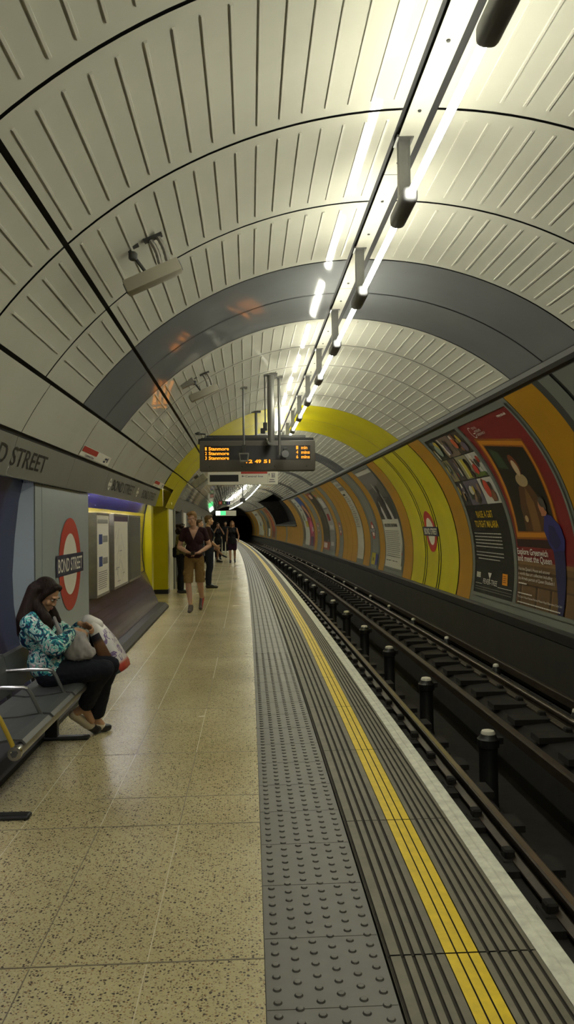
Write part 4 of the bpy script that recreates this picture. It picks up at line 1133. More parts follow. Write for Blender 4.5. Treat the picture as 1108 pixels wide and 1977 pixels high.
# ================================================================ BENCH
M['seatgrey'] = noisy('grey_perforated_seat', (0.085, 0.088, 0.085), 0.4, 0.1, 8, metal=0.4)
M['chrome'] = new_mat('worn_chrome', (0.45, 0.44, 0.40), 0.25, 1.0)
M['armyellow'] = noisy('yellow_arm_face', (0.36, 0.25, 0.02), 0.4, 0.1, 10)
BS0, PIT = 3.90, .55
t = thing('metal_bench', 'grey metal bench with separate seats and chrome arms along the left wall', 'bench', W(4.7, -1.42, 0))
SEAT = [(-1.17, .425), (-1.185, .442), (-1.23, .445), (-1.36, .425), (-1.48, .418), (-1.56, .428)]
BACK = [(-1.585, .455), (-1.60, .52), (-1.615, .60), (-1.635, .685), (-1.645, .70)]
def slab(mb, prof, s0, s1, th, mat):
    out = []
    for i, (x, z) in enumerate(prof):
        a = prof[max(i - 1, 0)]; b2 = prof[min(i + 1, len(prof) - 1)]
        dx, dz = b2[0] - a[0], b2[1] - a[1]; L = math.hypot(dx, dz)
        out.append((x + dz / L * th, z - dx / L * th))
    mb.sweep(list(prof) + out[::-1], s0, s1, mat)
for i in range(3):
    a, e = BS0 + i * PIT + .02, BS0 + (i + 1) * PIT - .02
    m = MB(); slab(m, SEAT, a, e, .012, M['seatgrey']); m.build('seat', t)
    m = MB(); slab(m, BACK, a, e, .014, M['seatgrey']); m.build('backrest', t)
for i in range(4):
    s = BS0 + i * PIT
    m = MB(); m.tube([W(s, x, z) for x, z in ((-1.61, .60), (-1.45, .608), (-1.33, .606), (-1.305, .597))], .012, M['chrome'], 10)
    at_ = m.build('arm_top', t, smooth=True)
    m = MB(); m.tube([W(s, x, z) for x, z in ((-1.308, .600), (-1.285, .565), (-1.225, .435), (-1.215, .39))], .016, M['armyellow'] if i == 0 else M['seatgrey'], 10, flat=.7)
    o = m.build('arm_post', at_, smooth=True)
    if i == 0: o['label'] = 'arm post with a worn yellow face'
    m = MB(); m.sweep([(-1.565, .40), (-1.59, .40), (-1.60, .46), (-1.625, .58), (-1.655, .71), (-1.63, .71), (-1.60, .60), (-1.575, .47)], s - .018, s + .018, M['seatgrey']); m.build('back_frame', t)
m = MB(); m.tube([W(s, -1.195, .405) for s in (3.86, 4.7, 5.58)], .030, M['steel'], 14); fr_ = m.build('front_rail', t, smooth=True)
m = MB(); m.tube([W(3.835, -1.195, .405), W(3.86, -1.195, .405)], .035, M['chrome'], 16); m.tube([W(3.828, -1.195, .405), W(3.838, -1.195, .405)], .018, M['seatgrey'], 6); m.build('rail_end_cap', fr_, smooth=True)
m = MB(); m.tube([W(s, -1.45, .375) for s in (3.86, 4.7, 5.58)], .035, M['seatgrey'], 12); m.build('main_beam', t, smooth=True)
for s in (4.06, 5.53):
    m = MB(); m.bbox(-.045, .045, -.03, .03, .02, .36, .008, M['black'], Matrix.Translation(W(s, -1.45, 0))); lg_ = m.build('leg', t)
    m = MB(); m.bbox(-.40, .42, -.035, .035, .0, .028, .012, M['black'], Matrix.Translation(W(s, -1.60, 0))); m.build('foot', lg_)
# a second bench far down the platform for the person sitting there
t = thing('metal_bench', 'small distant bench against the left wall under the person in white', 'bench', W(31.0, -1.45, 0))
m = MB(); m.tbox(29.8, 32.2, -1.65, -1.22, .40, .44, M['seatgrey']); m.build('seat', t)
m = MB(); m.tbox(29.8, 32.2, -1.70, -1.66, .46, .78, M['seatgrey']); m.build('backrest', t)
for s in (30.1, 31.9):
    m = MB(); m.box(-.04, .04, -.03, .03, 0, .40, M['black'], Matrix.Translation(W(s, -1.45, 0))); m.build('leg', t)
# ================================================================ PEOPLE
def Vv(*a): return Vector(a)
def icap(bm, p0, r0, p1, r1, n=14):
    """closed tapered limb piece with round ends"""
    p0, p1 = Vector(p0), Vector(p1); d = p1 - p0
    L = d.length
    if L < 1e-6: d = Vector((0, 0, 1)); L = 1e-6
    d.normalize(); up = Vector((0, 0, 1)) if abs(d.z) < .9 else Vector((1, 0, 0))
    a = d.cross(up).normalized(); b2 = a.cross(d)
    rings_ = []
    for q in (-1, -.8, -.45, 0): rings_.append((p0 + d * r0 * q, r0 * math.sqrt(max(0, 1 - q * q))))
    for q in (0, .45, .8, 1): rings_.append((p1 + d * r1 * q, r1 * math.sqrt(max(0, 1 - q * q))))
    loops = []
    for c_, r in rings_:
        if r < 1e-6: loops.append([bm.verts.new(c_)])
        else: loops.append([bm.verts.new(c_ + a * r * math.cos(2 * pi * j / n) + b2 * r * math.sin(2 * pi * j / n)) for j in range(n)])
    for l0, l1 in zip(loops[:-1], loops[1:]):
        for j in range(n):
            k = (j + 1) % n
            if len(l0) == 1: bm.faces.new((l0[0], l1[k], l1[j]))
            elif len(l1) == 1: bm.faces.new((l0[j], l0[k], l1[0]))
            else: bm.faces.new((l0[j], l0[k], l1[k], l1[j]))
def iell(bm, c, r, rot=None):
    m = Matrix.Translation(Vector(c)) @ (rot.to_4x4() if rot is not None else Matrix.Identity(4)) @ Matrix.Diagonal((*r, 1))
    bmesh.ops.create_uvsphere(bm, u_segments=18, v_segments=12, radius=1, matrix=m)

def blob(name, parts, vox, mat, parent=None, smooth_it=5, post=None, extra=()):
    """fuse overlapping pieces into one continuous skin"""
    bm = bmesh.new()
    for p in parts:
        if p[0] == 'c': icap(bm, *p[1:5])
        else: iell(bm, *p[1:])
    me = bpy.data.meshes.new(name); bm.to_mesh(me); bm.free()
    o = bpy.data.objects.new(name, me); COL.objects.link(o)
    r = o.modifiers.new('remesh', 'REMESH'); r.mode = 'VOXEL'; r.voxel_size = vox; r.use_smooth_shade = True
    s = o.modifiers.new('smooth', 'SMOOTH'); s.factor = .5; s.iterations = smooth_it
    bpy.context.view_layer.update()
    dg = bpy.context.evaluated_depsgraph_get()
    m2 = bpy.data.meshes.new_from_object(o.evaluated_get(dg))
    o.modifiers.clear(); old = o.data; o.data = m2; bpy.data.meshes.remove(old); m2.name = name
    m2.materials.clear(); m2.materials.append(mat)
    for e in extra: m2.materials.append(e)
    if post: post(m2)
    m2.polygons.foreach_set('use_smooth', [True] * len(m2.polygons)); m2.update()
    if parent is not None: o.parent = parent
    return o

def drop_faces(test):
    def f(me):
        bm = bmesh.new(); bm.from_mesh(me)
        kill = [q for q in bm.faces if test(q.calc_center_median(), q.normal)]
        bmesh.ops.delete(bm, geom=kill, context='FACES'); bm.to_mesh(me); bm.free()
    return f
from mathutils import noise as mnoise
def folds(amp, sc=(1, 1, 1), seed=0.0):
    """soft creases in cloth"""
    def f(me):
        me.update()
        ns = [v.normal.copy() for v in me.vertices]; cs = [v.co.copy() for v in me.vertices]
        for v, nr, c in zip(me.vertices, ns, cs):
            n = mnoise.noise(Vector((c.x * sc[0] + seed, c.y * sc[1], c.z * sc[2]))) + .5 * mnoise.noise(Vector((c.x * sc[0] * 2.3, c.y * sc[1] * 2.3 + seed, c.z * sc[2] * 2.3)))
            v.co = c + nr * (n * amp)
    return f
def both(*fs):
    def f(me):
        for q in fs: q(me)
    return f
def floor_clip(z):
    def f(me):
        for v in me.vertices:
            if v.co.z < z: v.co.z = z
    return f

def hand(w, d, nrm, side, r=1.0, curl=.5, spread=.24):
    """palm, four fingers and a thumb. w wrist, d towards the fingers, nrm out of the palm, side +1 thumb on d x nrm"""
    d = Vector(d).normalized(); nrm = Vector(nrm); nrm = (nrm - d * nrm.dot(d)).normalized(); t = d.cross(nrm) * side
    w = Vector(w); P = []
    for k in (-.026, -.009, .009, .026):
        P.append(('c', w + d * .006 + t * k * .7 * r, .014 * r, w + d * .078 * r + t * k * r, .0115 * r))
    P.append(('c', w - d * .02, .024 * r, w + d * .03 * r, .021 * r))
    for i, (k, L) in enumerate(((.027, .068), (.009, .078), (-.009, .072), (-.026, .056))):
        b2 = w + d * .08 * r + t * k * r; a = d + t * (k * spread * 10); a.normalize(); ang = 0
        for j, f in enumerate((.45, .32, .23)):
            ang += curl * (.7 if j == 0 else 1.0)
            dd = a * math.cos(ang) + nrm * math.sin(ang); e = b2 + dd * L * f * r
            P.append(('c', b2, (.0086 - .0007 * j) * r, e, (.0080 - .0008 * j) * r)); b2 = e
    b2 = w + d * .018 * r + t * .022 * r
    for j, (L, f, g_) in enumerate(((.042, .75, .25), (.030, .45, .55), (.022, .3, .75))):
        dd = (d * (1 - f * .55) + t * f + nrm * g_ * .7).normalized(); e = b2 + dd * L * r
        P.append(('c', b2, (.0125 - .0015 * j) * r, e, (.0112 - .0015 * j) * r)); b2 = e
    return P

class Head:
    def __init__(self, c, k=1.0, yaw=0, pitch=0, roll=0):
        self.c = Vector(c); self.k = k
        self.R = (Matrix.Rotation(yaw, 3, 'Z') @ Matrix.Rotation(pitch, 3, 'X') @ Matrix.Rotation(roll, 3, 'Y'))
    def at(self, x, y, z): return self.c + self.R @ Vector((x, y, z)) * self.k
    def e(self, p, r): return ('e', self.at(*p), tuple(q * self.k for q in r), self.R)
    def cp(self, p, r0, q, r1): return ('c', self.at(*p), r0 * self.k, self.at(*q), r1 * self.k)
    def parts(self, fem=False):
        j = .92 if fem else 1.0
        return [self.e((0, -.012, .030), (.074, .094, .088)), self.e((0, .020, -.040), (.060 * j, .070, .078)), self.e((0, .066, -.092), (.026 * j, .022, .020)),
                self.e((-.040, -.0, -.065), (.028 * j, .05, .035)), self.e((.040, 0, -.065), (.028 * j, .05, .035)),
                self.cp((0, .086, .012), .0090 * j, (0, .107 if not fem else .101, -.026), .0125 * j * j), self.e((-.012, .096, -.030), (.009, .010, .008)), self.e((.012, .096, -.030), (.009, .010, .008)),
                self.e((0, .078, .026), (.052, .016, .010)), self.e((-.036, .064, -.026), (.024, .022, .022)), self.e((.036, .064, -.026), (.024, .022, .022)),
                self.e((0, .086, -.056), (.022, .011, .0065)), self.e((0, .084, -.069), (.019, .011, .0075)),
                self.e((-.076, -.008, -.012), (.011, .020, .031)), self.e((.076, -.008, -.012), (.011, .020, .031))]
    def face(self, root, brow, lip, iris, k2=1.0):
        def small(name, parts, mat, par=None):
            bm = bmesh.new()
            for p in parts: iell(bm, p[1], p[2], p[3])
            me = bpy.data.meshes.new(name); bm.to_mesh(me); bm.free(); me.materials.append(mat)
            me.polygons.foreach_set('use_smooth', [True] * len(me.polygons)); return link_mesh(name, me, par or root)
        for s in (-1, 1):
            ey = small('eye', [self.e((s * .031, .0785, .004), (.0125, .009, .0058))], EYE)
            small('iris', [self.e((s * .031, .0855, .0035), (.0058, .004, .0052))], iris, ey)
            small('eyebrow', [self.e((s * .033, .090, .024), (.020, .006, .0045))], brow)
        small('mouth', [self.e((0, .0935, -.0565), (.0205, .007, .0045)), self.e((0, .0925, -.068), (.0175, .007, .006))], lip)

SKIN = {k: new_mat('skin_' + k, c, .5) for k, c in dict(fair=(0.50, 0.30, 0.20), warm=(0.42, 0.235, 0.13), tan=(0.36, 0.20, 0.115)).items()}
for m_ in SKIN.values():
    m_.node_tree.nodes['Principled BSDF'].inputs['Subsurface Weight'].default_value = .12
    m_.node_tree.nodes['Principled BSDF'].inputs['Subsurface Radius'].default_value = (.01, .004, .002)
EYE = new_mat('eye_white', (0.62, 0.6, 0.55), .3); IRIS = new_mat('iris_dark', (0.03, 0.025, 0.02), .3)
LIP = new_mat('lips', (0.36, 0.13, 0.10), .45)
def cloth(name, rgb, amp=.15, scale=30, rough=.85): return noisy(name, rgb, rough, amp, scale, bump=.25, spec=.2)
def hairmat(name, rgb):
    m = new_mat(name, rgb, .55, spec=.12); nt = NT(m)
    tc = nt.add('ShaderNodeTexCoord'); mp = nt.add('ShaderNodeMapping'); mp.inputs['Scale'].default_value = (90, 90, 6); nt.link(tc.outputs['Object'], mp.inputs['Vector'])
    nz = nt.add('ShaderNodeTexNoise', i_Scale=1.0, i_Detail=3.0); nt.link(mp.outputs[0], nz.inputs['Vector'])
    nt.link(ramp(nt, nz.outputs['Fac'], [(.3, [c * .55 for c in rgb]), (.7, [c * 1.4 for c in rgb])]), nt.b.inputs['Base Color'])
    bp = nt.add('ShaderNodeBump', i_Strength=.6, i_Distance=.006); nt.link(nz.outputs['Fac'], bp.inputs['Height']); nt.link(bp.outputs['Normal'], nt.b.inputs['Normal'])
    return m

STAND = dict(pelvis=(0, 0, .97), waist=(0, 0, 1.10), chest=(0, 0, 1.29), neck=(0, -.02, 1.46), head=(0, .01, 1.635),
             shR=(.175, -.02, 1.415), shL=(-.175, -.02, 1.415), elR=(.22, -.05, 1.13), elL=(-.22, -.05, 1.13), wrR=(.23, .03, .89), wrL=(-.23, .03, .89),
             hipR=(.085, 0, .93), hipL=(-.085, 0, .93), knR=(.095, .02, .50), knL=(-.095, .02, .50), anR=(.095, -.02, .09), anL=(-.095, -.02, .09), toR=(.11, .15, .03), toL=(-.11, .15, .03))
def pose(h, **kw):
    k = h / 1.75; J = {n: Vector(v) * k for n, v in STAND.items()}
    for n, v in kw.items(): J[n] = Vector(v)
    return J
def spine_rot(J):
    up = (J['chest'] - J['pelvis']).normalized(); rt = (J['shR'] - J['shL']).normalized(); fw = up.cross(rt).normalized(); rt = fw.cross(up)
    return Matrix((rt, fw, up)).transposed()
def torso(J, k, g=0.0, fem=False):
    R = spine_rot(J); w_ = .92 if fem else 1.05
    P = [('e', J['pelvis'], ((.148 + g) * k, (.100 + g) * k, (.125 + g) * k), R), ('e', J['waist'], ((.132 * w_ + g) * k, (.090 + g) * k, (.14 + g) * k), R),
         ('e', J['chest'], ((.158 * w_ + g) * k, (.105 + g) * k, (.155 + g) * k), R),
         ('c', J['shR'] * .86 + J['shL'] * .14, (.058 + g) * k, J['shL'] * .86 + J['shR'] * .14, (.058 + g) * k),
         ('c', J['waist'], (.088 + g) * k, J['chest'], (.10 + g) * k)]
    if fem:
        f = R @ Vector((0, 1, 0)); r = R @ Vector((1, 0, 0)); u = R @ Vector((0, 0, 1))
        for s in (-1, 1): P.append(('e', J['chest'] + f * .075 * k + r * s * .065 * k - u * .01 * k, ((.06 + g) * k,) * 3, R))
    return P
def arm(J, s, k, g=0.0, to=1.0, fem=False):
    f = .88 if fem else 1.0; sh, el, wr = J['sh' + s], J['el' + s], J['wr' + s]
    P = []
    if to <= .5:
        q = to / .5; P.append(('c', sh, (.058 * f + g) * k, sh + (el - sh) * q, (.050 * f + g * 1.3) * k))
    else:
        P.append(('c', sh, (.056 * f + g) * k, el, (.041 * f + g) * k)); q = (to - .5) / .5
        P.append(('c', el, (.041 * f + g) * k, el + (wr - el) * q * .35, (.041 * f + g) * k)); P.append(('c', el + (wr - el) * q * .35, (.041 * f + g) * k, el + (wr - el) * q, (.027 * f + g) * k))
    return P
def leg(J, s, k, g=0.0, to=1.0, fem=False, fl=0.0):
    hp, kn, an = J['hip' + s], J['kn' + s], J['an' + s]; P = []
    if to <= .5:
        q = to / .5; P.append(('c', hp, (.090 + g) * k, hp + (kn - hp) * q, (.066 + g + fl) * k))
    else:
        q = (to - .5) / .5
        P.append(('c', hp, (.088 + g) * k, kn, (.056 + g) * k))
        back = Vector((0, -.018, 0)) * k
        P.append(('c', kn, (.054 + g) * k, kn + (an - kn) * min(q, .32) + back, (.053 + g) * k)); 
        if q > .32: P.append(('c', kn + (an - kn) * .32 + back, (.053 + g) * k, kn + (an - kn) * q, (.034 + g + fl) * k))
    return P
def foot(J, s, k, g=0.0):
    an, to = J['an' + s], J['to' + s]; d = (to - an); dz = Vector((0, 0, an.z - to.z)); fwd = Vector((d.x, d.y, 0)).normalized()
    heel = J['he' + s] if 'he' + s in J else an - Vector((0, 0, .055 * k)) - fwd * .03 * k if an.z < .13 else an - d.normalized() * .035 * k
    return [('c', an, (.036 + g) * k, heel, (.030 + g) * k), ('c', heel, (.029 + g) * k, to, (.024 + g) * k), ('c', an, (.034 + g) * k, to * .6 + an * .4, (.028 + g) * k), ('c', to, (.026 + g) * k, to + fwd * .025 * k, (.020 + g) * k)]
def shoe(root, J, s, k, mat, g=.010, z=.0, vox=.007):
    return blob('shoe', foot(J, s, k, g), vox, mat, root, 3, floor_clip(z))

def person(label, loc, face_dir, J, k, skin, vox, headkw, fem=False, handsL=None, handsR=None, group=None, legs_to=1.0):
    """face_dir: world direction (x, s) the body faces"""
    a = math.atan2(-face_dir[0], face_dir[1])
    root = thing('person', label, 'person', loc, a, group)
    H = Head(J['head'], k * (.97 if fem else 1.0), **headkw)
    P = torso(J, k, 0, fem) + H.parts(fem)
    P += [('c', J['neck'] - Vector((0, 0, .04)) * k, .056 * k, H.at(0, -.02, -.075), .050 * k * (.9 if fem else 1)), ('c', J['neck'] - Vector((0, .005, .02)) * k, .052 * k, J['shR'], .05 * k), ('c', J['neck'] - Vector((0, .005, .02)) * k, .052 * k, J['shL'], .05 * k)]
    for s in 'RL': P += arm(J, s, k, 0, 1.0, fem) + leg(J, s, k, 0, 1.0, fem) + foot(J, s, k)
    for s, hd in (('R', handsR), ('L', handsL)):
        sd = 1 if s == 'R' else -1
        if hd is None: hd = dict(d=(J['wr' + s] - J['el' + s]) * 1.0 + Vector((0, .03, -.02)), n=Vector((-sd, .2, 0)), curl=.35)
        P += hand(J['wr' + s], hd['d'], hd['n'], hd.get('side', sd * -1 if False else sd), k * hd.get('r', 1.0) * (.93 if fem else 1.02), hd.get('curl', .5))
    blob('body', P, vox, skin, root, 3)
    return root, H

# ---------------------------------------------------------------- the seated woman
k = .96
Jw = dict(pelvis=Vv(0, -.01, .535), waist=Vv(0, -.045, .655), chest=Vv(0, -.095, .79), neck=Vv(0, -.105, .925), head=Vv(0, -.045, 1.058),
          shR=Vv(.155, -.115, .875), shL=Vv(-.155, -.115, .875), elR=Vv(.245, .09, .715), elL=Vv(-.23, .08, .72), wrR=Vv(.075, .150, .795), wrL=Vv(-.055, .195, .835),
          hipR=Vv(.085, .0, .515), hipL=Vv(-.085, .0, .515), knR=Vv(.06, .375, .535), knL=Vv(-.10, .385, .535), heR=Vv(-.14, .105, .175), anR=Vv(-.145, .185, .225), anL=Vv(-.28, .235, .105), toR=Vv(-.245, .245, .032), toL=Vv(-.315, .30, .028))
root, H = person('seated woman with long dark hair and teal floral blouse, head bent over her bag', (-1.42, 5.40, 0), (1, 0), Jw, k, SKIN['warm'], .004,
                 dict(pitch=-.58, yaw=-.22), True, handsR=dict(d=(-.4, .75, .05), n=(-.5, -.1, -.85), curl=.55), handsL=dict(d=(.12, .8, -.25), n=(.6, -.3, -.6), curl=1.0))
dark = new_mat('hair_dark', (0.012, 0.008, 0.006), .4)
hm = hairmat('hair_dark_brown', (0.020, 0.012, 0.009))
H.face(root, hm, LIP, IRIS)
def blouse():
    m = new_mat('floral_blouse', (.3, .5, .45), .8, spec=.25); nt = NT(m)
    tc = nt.add('ShaderNodeTexCoord')
    nz = nt.add('ShaderNodeTexNoise', i_Scale=14.0, i_Detail=2.5, i_Distortion=1.6); nt.link(tc.outputs['Object'], nz.inputs['Vector'])
    c1 = nt.add('ShaderNodeValToRGB'); c1.color_ramp.interpolation = 'CONSTANT'
    e = c1.color_ramp.elements; e[0].position = 0; e[0].color = (.012, .025, .07, 1)
    e[1].position = .40; e[1].color = (.015, .16, .20, 1)
    for p_, c_ in ((.455, (.10, .42, .33)), (.50, (.60, .58, .54)), (.545, (.16, .50, .40)), (.60, (.42, .27, .30)), (.64, (.64, .62, .58)), (.70, (.02, .07, .13))):
        q = e.new(p_); q.color = (*c_, 1)
    nt.link(nz.outputs['Fac'], c1.inputs['Fac'])
    n2 = nt.add('ShaderNodeTexNoise', i_Scale=34.0, i_Detail=2.0, i_Distortion=1.0); nt.link(tc.outputs['Object'], n2.inputs['Vector'])
    mx = nt.add('ShaderNodeMix', data_type='RGBA'); gt = nt.add('ShaderNodeMath', operation='GREATER_THAN'); gt.inputs[1].default_value = .60
    nt.link(n2.outputs['Fac'], gt.inputs[0]); nt.link(gt.outputs[0], mx.inputs['Factor']); nt.link(c1.outputs['Color'], mx.inputs[6]); mx.inputs[7].default_value = (.012, .03, .06, 1)
    nt.link(mx.outputs[2], nt.b.inputs['Base Color'])
    bp = nt.add('ShaderNodeBump', i_Strength=.3, i_Distance=.01); n3 = nt.add('ShaderNodeTexNoise', i_Scale=9.0); nt.link(tc.outputs['Object'], n3.inputs['Vector']); nt.link(n3.outputs['Fac'], bp.inputs['Height']); nt.link(bp.outputs['Normal'], nt.b.inputs['Normal'])
    return m
g = .016
P = torso(Jw, k, g, True) + arm(Jw, 'R', k, g + .008, .93, True) + arm(Jw, 'L', k, g + .008, .93, True)
P += [('e', Vv(0, -.03, .60), (.185, .145, .13), None), ('e', Vv(0, .0, .545), (.19, .155, .085), None), ('c', Vv(.10, -.12, .905), .055, Vv(-.10, -.12, .905), .055),
      ('e', Vv(0, -.12, .80), (.15, .11, .14), None), ('e', Vv(.215, .05, .72), (.062, .075, .06), None), ('e', Vv(-.21, .05, .72), (.062, .075, .06), None)]
blob('blouse', P, .008, blouse(), root, 5, folds(.010, (16, 16, 9)))
jeans = cloth('dark_navy_trousers', (0.011, 0.012, 0.018))
P = [('e', Vv(0, .0, .525), (.165, .13, .105), None)] + leg(Jw, 'R', k, .016, .94, True, .012) + leg(Jw, 'L', k, .016, .93, True, .012)
blob('trousers', P, .008, jeans, root, 5, folds(.004, (20, 20, 20)))
fl = new_mat('shoe_cream_leather', (.46, .39, .27), .4); flb = new_mat('shoe_black_toe', (.012, .011, .011), .35)
for s in 'RL':
    an, to = Jw['an' + s], Jw['to' + s]
    def toe(me, an=an, to=to):
        d = (to - an); L = d.length; d.normalize(); b2 = None
        for p in me.polygons:
            q = (p.center - an).dot(d)
            if q > L * .80: p.material_index = 1
    o = blob('shoe', foot(Jw, s, k, .008)[1:2] + foot(Jw, s, k, .008)[3:] + [('c', foot(Jw, s, k, .008)[1][1] * .45 + to * .55, .036, to, .030)], .006, fl, root, 3, toe, extra=(flb,))
    for v in o.data.vertices:
        if v.co.z < 0.0: v.co.z = 0.0
# hair: crown, back curtain and front strands
P = [H.e((0, -.030, .042), (.084, .094, .088)), H.e((0, -.06, -.01), (.086, .070, .10)), H.cp((-.074, -.045, .03), .030, (-.086, -.045, -.08), .034), H.cp((.074, -.045, .03), .030, (.086, -.045, -.08), .034),
     H.cp((-.040, .048, .088), .024, (-.074, .022, .030), .022), H.cp((.040, .048, .088), .024, (.074, .022, .030), .022), H.cp((-.074, .022, .030), .022, (-.084, .0, -.06), .024), H.cp((.074, .022, .030), .022, (.084, .0, -.06), .024), H.e((0, .045, .098), (.045, .03, .022))]
for s in (-1, 1):
    a = H.at(s * .084, -.03, -.06)
    P += [('c', a, .036, Vv(s * .10, -.02, .90), .040), ('c', Vv(s * .10, -.02, .90), .040, Vv(s * .105, .005, .80), .022), ('c', H.at(s * .082, -.01, -.04), .020, Vv(s * .095, .015, .86), .024)]
    P += [('c', H.at(s * .055, -.075, .0), .055, Vv(s * .085, -.17, .90), .060), ('c', Vv(s * .085, -.17, .90), .060, Vv(s * .07, -.195, .80), .035)]
P += [('c', H.at(0, -.085, .0), .06, Vv(0, -.185, .90), .062), ('c', Vv(0, -.185, .90), .062, Vv(0, -.205, .79), .035)]
blob('hair', P, .007, hm, root, 4)

# grey handbag on her lap
t = thing('handbag', 'soft grey handbag standing on the seated woman\'s lap', 'bag', (-1.235, 5.33, .60))
bagm = cloth('grey_bag_fabric', (.30, .28, .27), .08, 8)
P = [('e', Vv(0, 0, .085), (.105, .07, .09), None), ('e', Vv(.03, .01, .055), (.10, .075, .06), None), ('e', Vv(-.005, 0, .15), (.075, .05, .06), None), ('c', Vv(-.09, 0, .13), .03, Vv(-.03, 0, .19), .03)]
blob('bag_body', P, .007, bagm, t, 6, folds(.012, (26, 26, 11)))
m = MB(); m.tube([Vv(-.09 + .0, .0, .16), Vv(-.13, .0, .24), Vv(-.16, .02, .30), Vv(-.17, .06, .25), Vv(-.13, .08, .12)], .012, bagm, 8); m.build('strap', t, smooth=True, local=True)
# printed carrier bag
t = thing('carrier_bag', 'white and purple printed plastic carrier bag leaning over the seated woman\'s knees', 'bag', (-.985, 5.62, .47))
Fm = Matrix.Rotation(-.50, 4, 'Y')
bw_, bd, bh_ = .072, .13, .41
def bagmesh():
    bm = bmesh.new(); lay = []
    pr = [(0, 1.0, 1.0), (.10, 1.08, 1.02), (.3, 1.1, 1.0), (.55, 1.0, .98), (.75, .82, .92), (.9, .62, .80), (1.0, .42, .6)]
    n = 20; rr_ = random.Random(3)
    for f_, a, b2 in pr:
        ring_ = []
        for j in range(n):
            t_ = 2 * pi * j / n; c_, s_ = math.cos(t_), math.sin(t_)
            q = (abs(c_) ** 4 + abs(s_) ** 4) ** -.25; w = 1 + rr_.uniform(-.05, .05)
            ring_.append(bm.verts.new((c_ * q * bw_ * a * w, s_ * q * bd * b2 * w, f_ * bh_)))
        lay.append(ring_)
    for l0, l1 in zip(lay[:-1], lay[1:]):
        for j in range(n): bm.faces.new((l0[j], l0[(j + 1) % n], l1[(j + 1) % n], l1[j]))
    bm.faces.new(lay[0][::-1]); bm.faces.new(lay[-1])
    bm.transform(Fm)
    me = bpy.data.meshes.new('bag_body'); bm.to_mesh(me); bm.free(); return me
def bagprint():
    m = new_mat('printed_plastic', (.6, .6, .6), .35); nt = NT(m); tc = nt.add('ShaderNodeTexCoord')
    rot = nt.add('ShaderNodeMapping'); rot.inputs['Rotation'].default_value = (0, .50, 0); nt.link(tc.outputs['Object'], rot.inputs['Vector'])
    sp = nt.add('ShaderNodeSeparateXYZ'); nt.link(rot.outputs[0], sp.inputs[0])
    nz = nt.add('ShaderNodeTexNoise', i_Scale=17.0, i_Distortion=1.0); nt.link(rot.outputs[0], nz.inputs['Vector'])
    white_purple = ramp(nt, nz.outputs['Fac'], [(.0, (.60, .58, .56)), (.50, (.58, .56, .56)), (.54, (.16, .10, .24)), (.62, (.12, .07, .20)), (.66, (.55, .53, .53))])
    hgt = nt.add('ShaderNodeMath', operation='MULTIPLY_ADD'); hgt.inputs[1].default_value = 1 / bh_; hgt.inputs[2].default_value = 0; nt.link(sp.outputs['Z'], hgt.inputs[0])
    side_dark = ramp(nt, hgt.outputs[0], [(0, (.02, .05, .07)), (.14, (.03, .06, .08)), (.20, (.012, .011, .012)), (.26, (.16, .07, .035)), (.62, (.22, .11, .05)), (.70, (.014, .012, .014)), (.84, (.02, .015, .03)), (.88, (.60, .58, .56))])
    red_end = ramp(nt, hgt.outputs[0], [(0, (.42, .04, .03)), (.12, (.40, .06, .04)), (.17, (.55, .45, .42))])
    # front (towards +x) carries the white and purple print, the broad side is dark with a brown picture
    gx = nt.add('ShaderNodeMath', operation='GREATER_THAN'); gx.inputs[1].default_value = .028; nt.link(sp.outputs['X'], gx.inputs[0])
    mx = nt.add('ShaderNodeMix', data_type='RGBA'); nt.link(gx.outputs[0], mx.inputs['Factor']); nt.link(side_dark, mx.inputs[6])
    low = nt.add('ShaderNodeMath', operation='LESS_THAN'); low.inputs[1].default_value = .17; nt.link(hgt.outputs[0], low.inputs[0])
    top = nt.add('ShaderNodeMath', operation='GREATER_THAN'); top.inputs[1].default_value = .80; nt.link(hgt.outputs[0], top.inputs[0])
    m1 = nt.add('ShaderNodeMix', data_type='RGBA'); nt.link(low.outputs[0], m1.inputs['Factor']); nt.link(white_purple, m1.inputs[6]); nt.link(red_end, m1.inputs[7])
    nt.link(m1.outputs[2], mx.inputs[7])
    m2 = nt.add('ShaderNodeMix', data_type='RGBA'); nt.link(top.outputs[0], m2.inputs['Factor']); nt.link(mx.outputs[2], m2.inputs[6]); m2.inputs[7].default_value = (.60, .58, .55, 1)
    nt.link(m2.outputs[2], nt.b.inputs['Base Color'])
    return m
me = bagmesh(); me.materials.append(bagprint()); me.polygons.foreach_set('use_smooth', [True] * len(me.polygons))
o = link_mesh('bag_body', me, t)
hw = new_mat('white_plastic', (.62, .60, .57), .4)
top = Fm @ Vv(0, 0, bh_)
blob('bag_neck', [('c', top - Vv(0, 0, .02), .055, top + Vv(-.045, -.05, .01), .035), ('c', top + Vv(-.03, -.04, .02), .045, top + Vv(.03, -.02, -.02), .05)], .008, hw, t, 5)

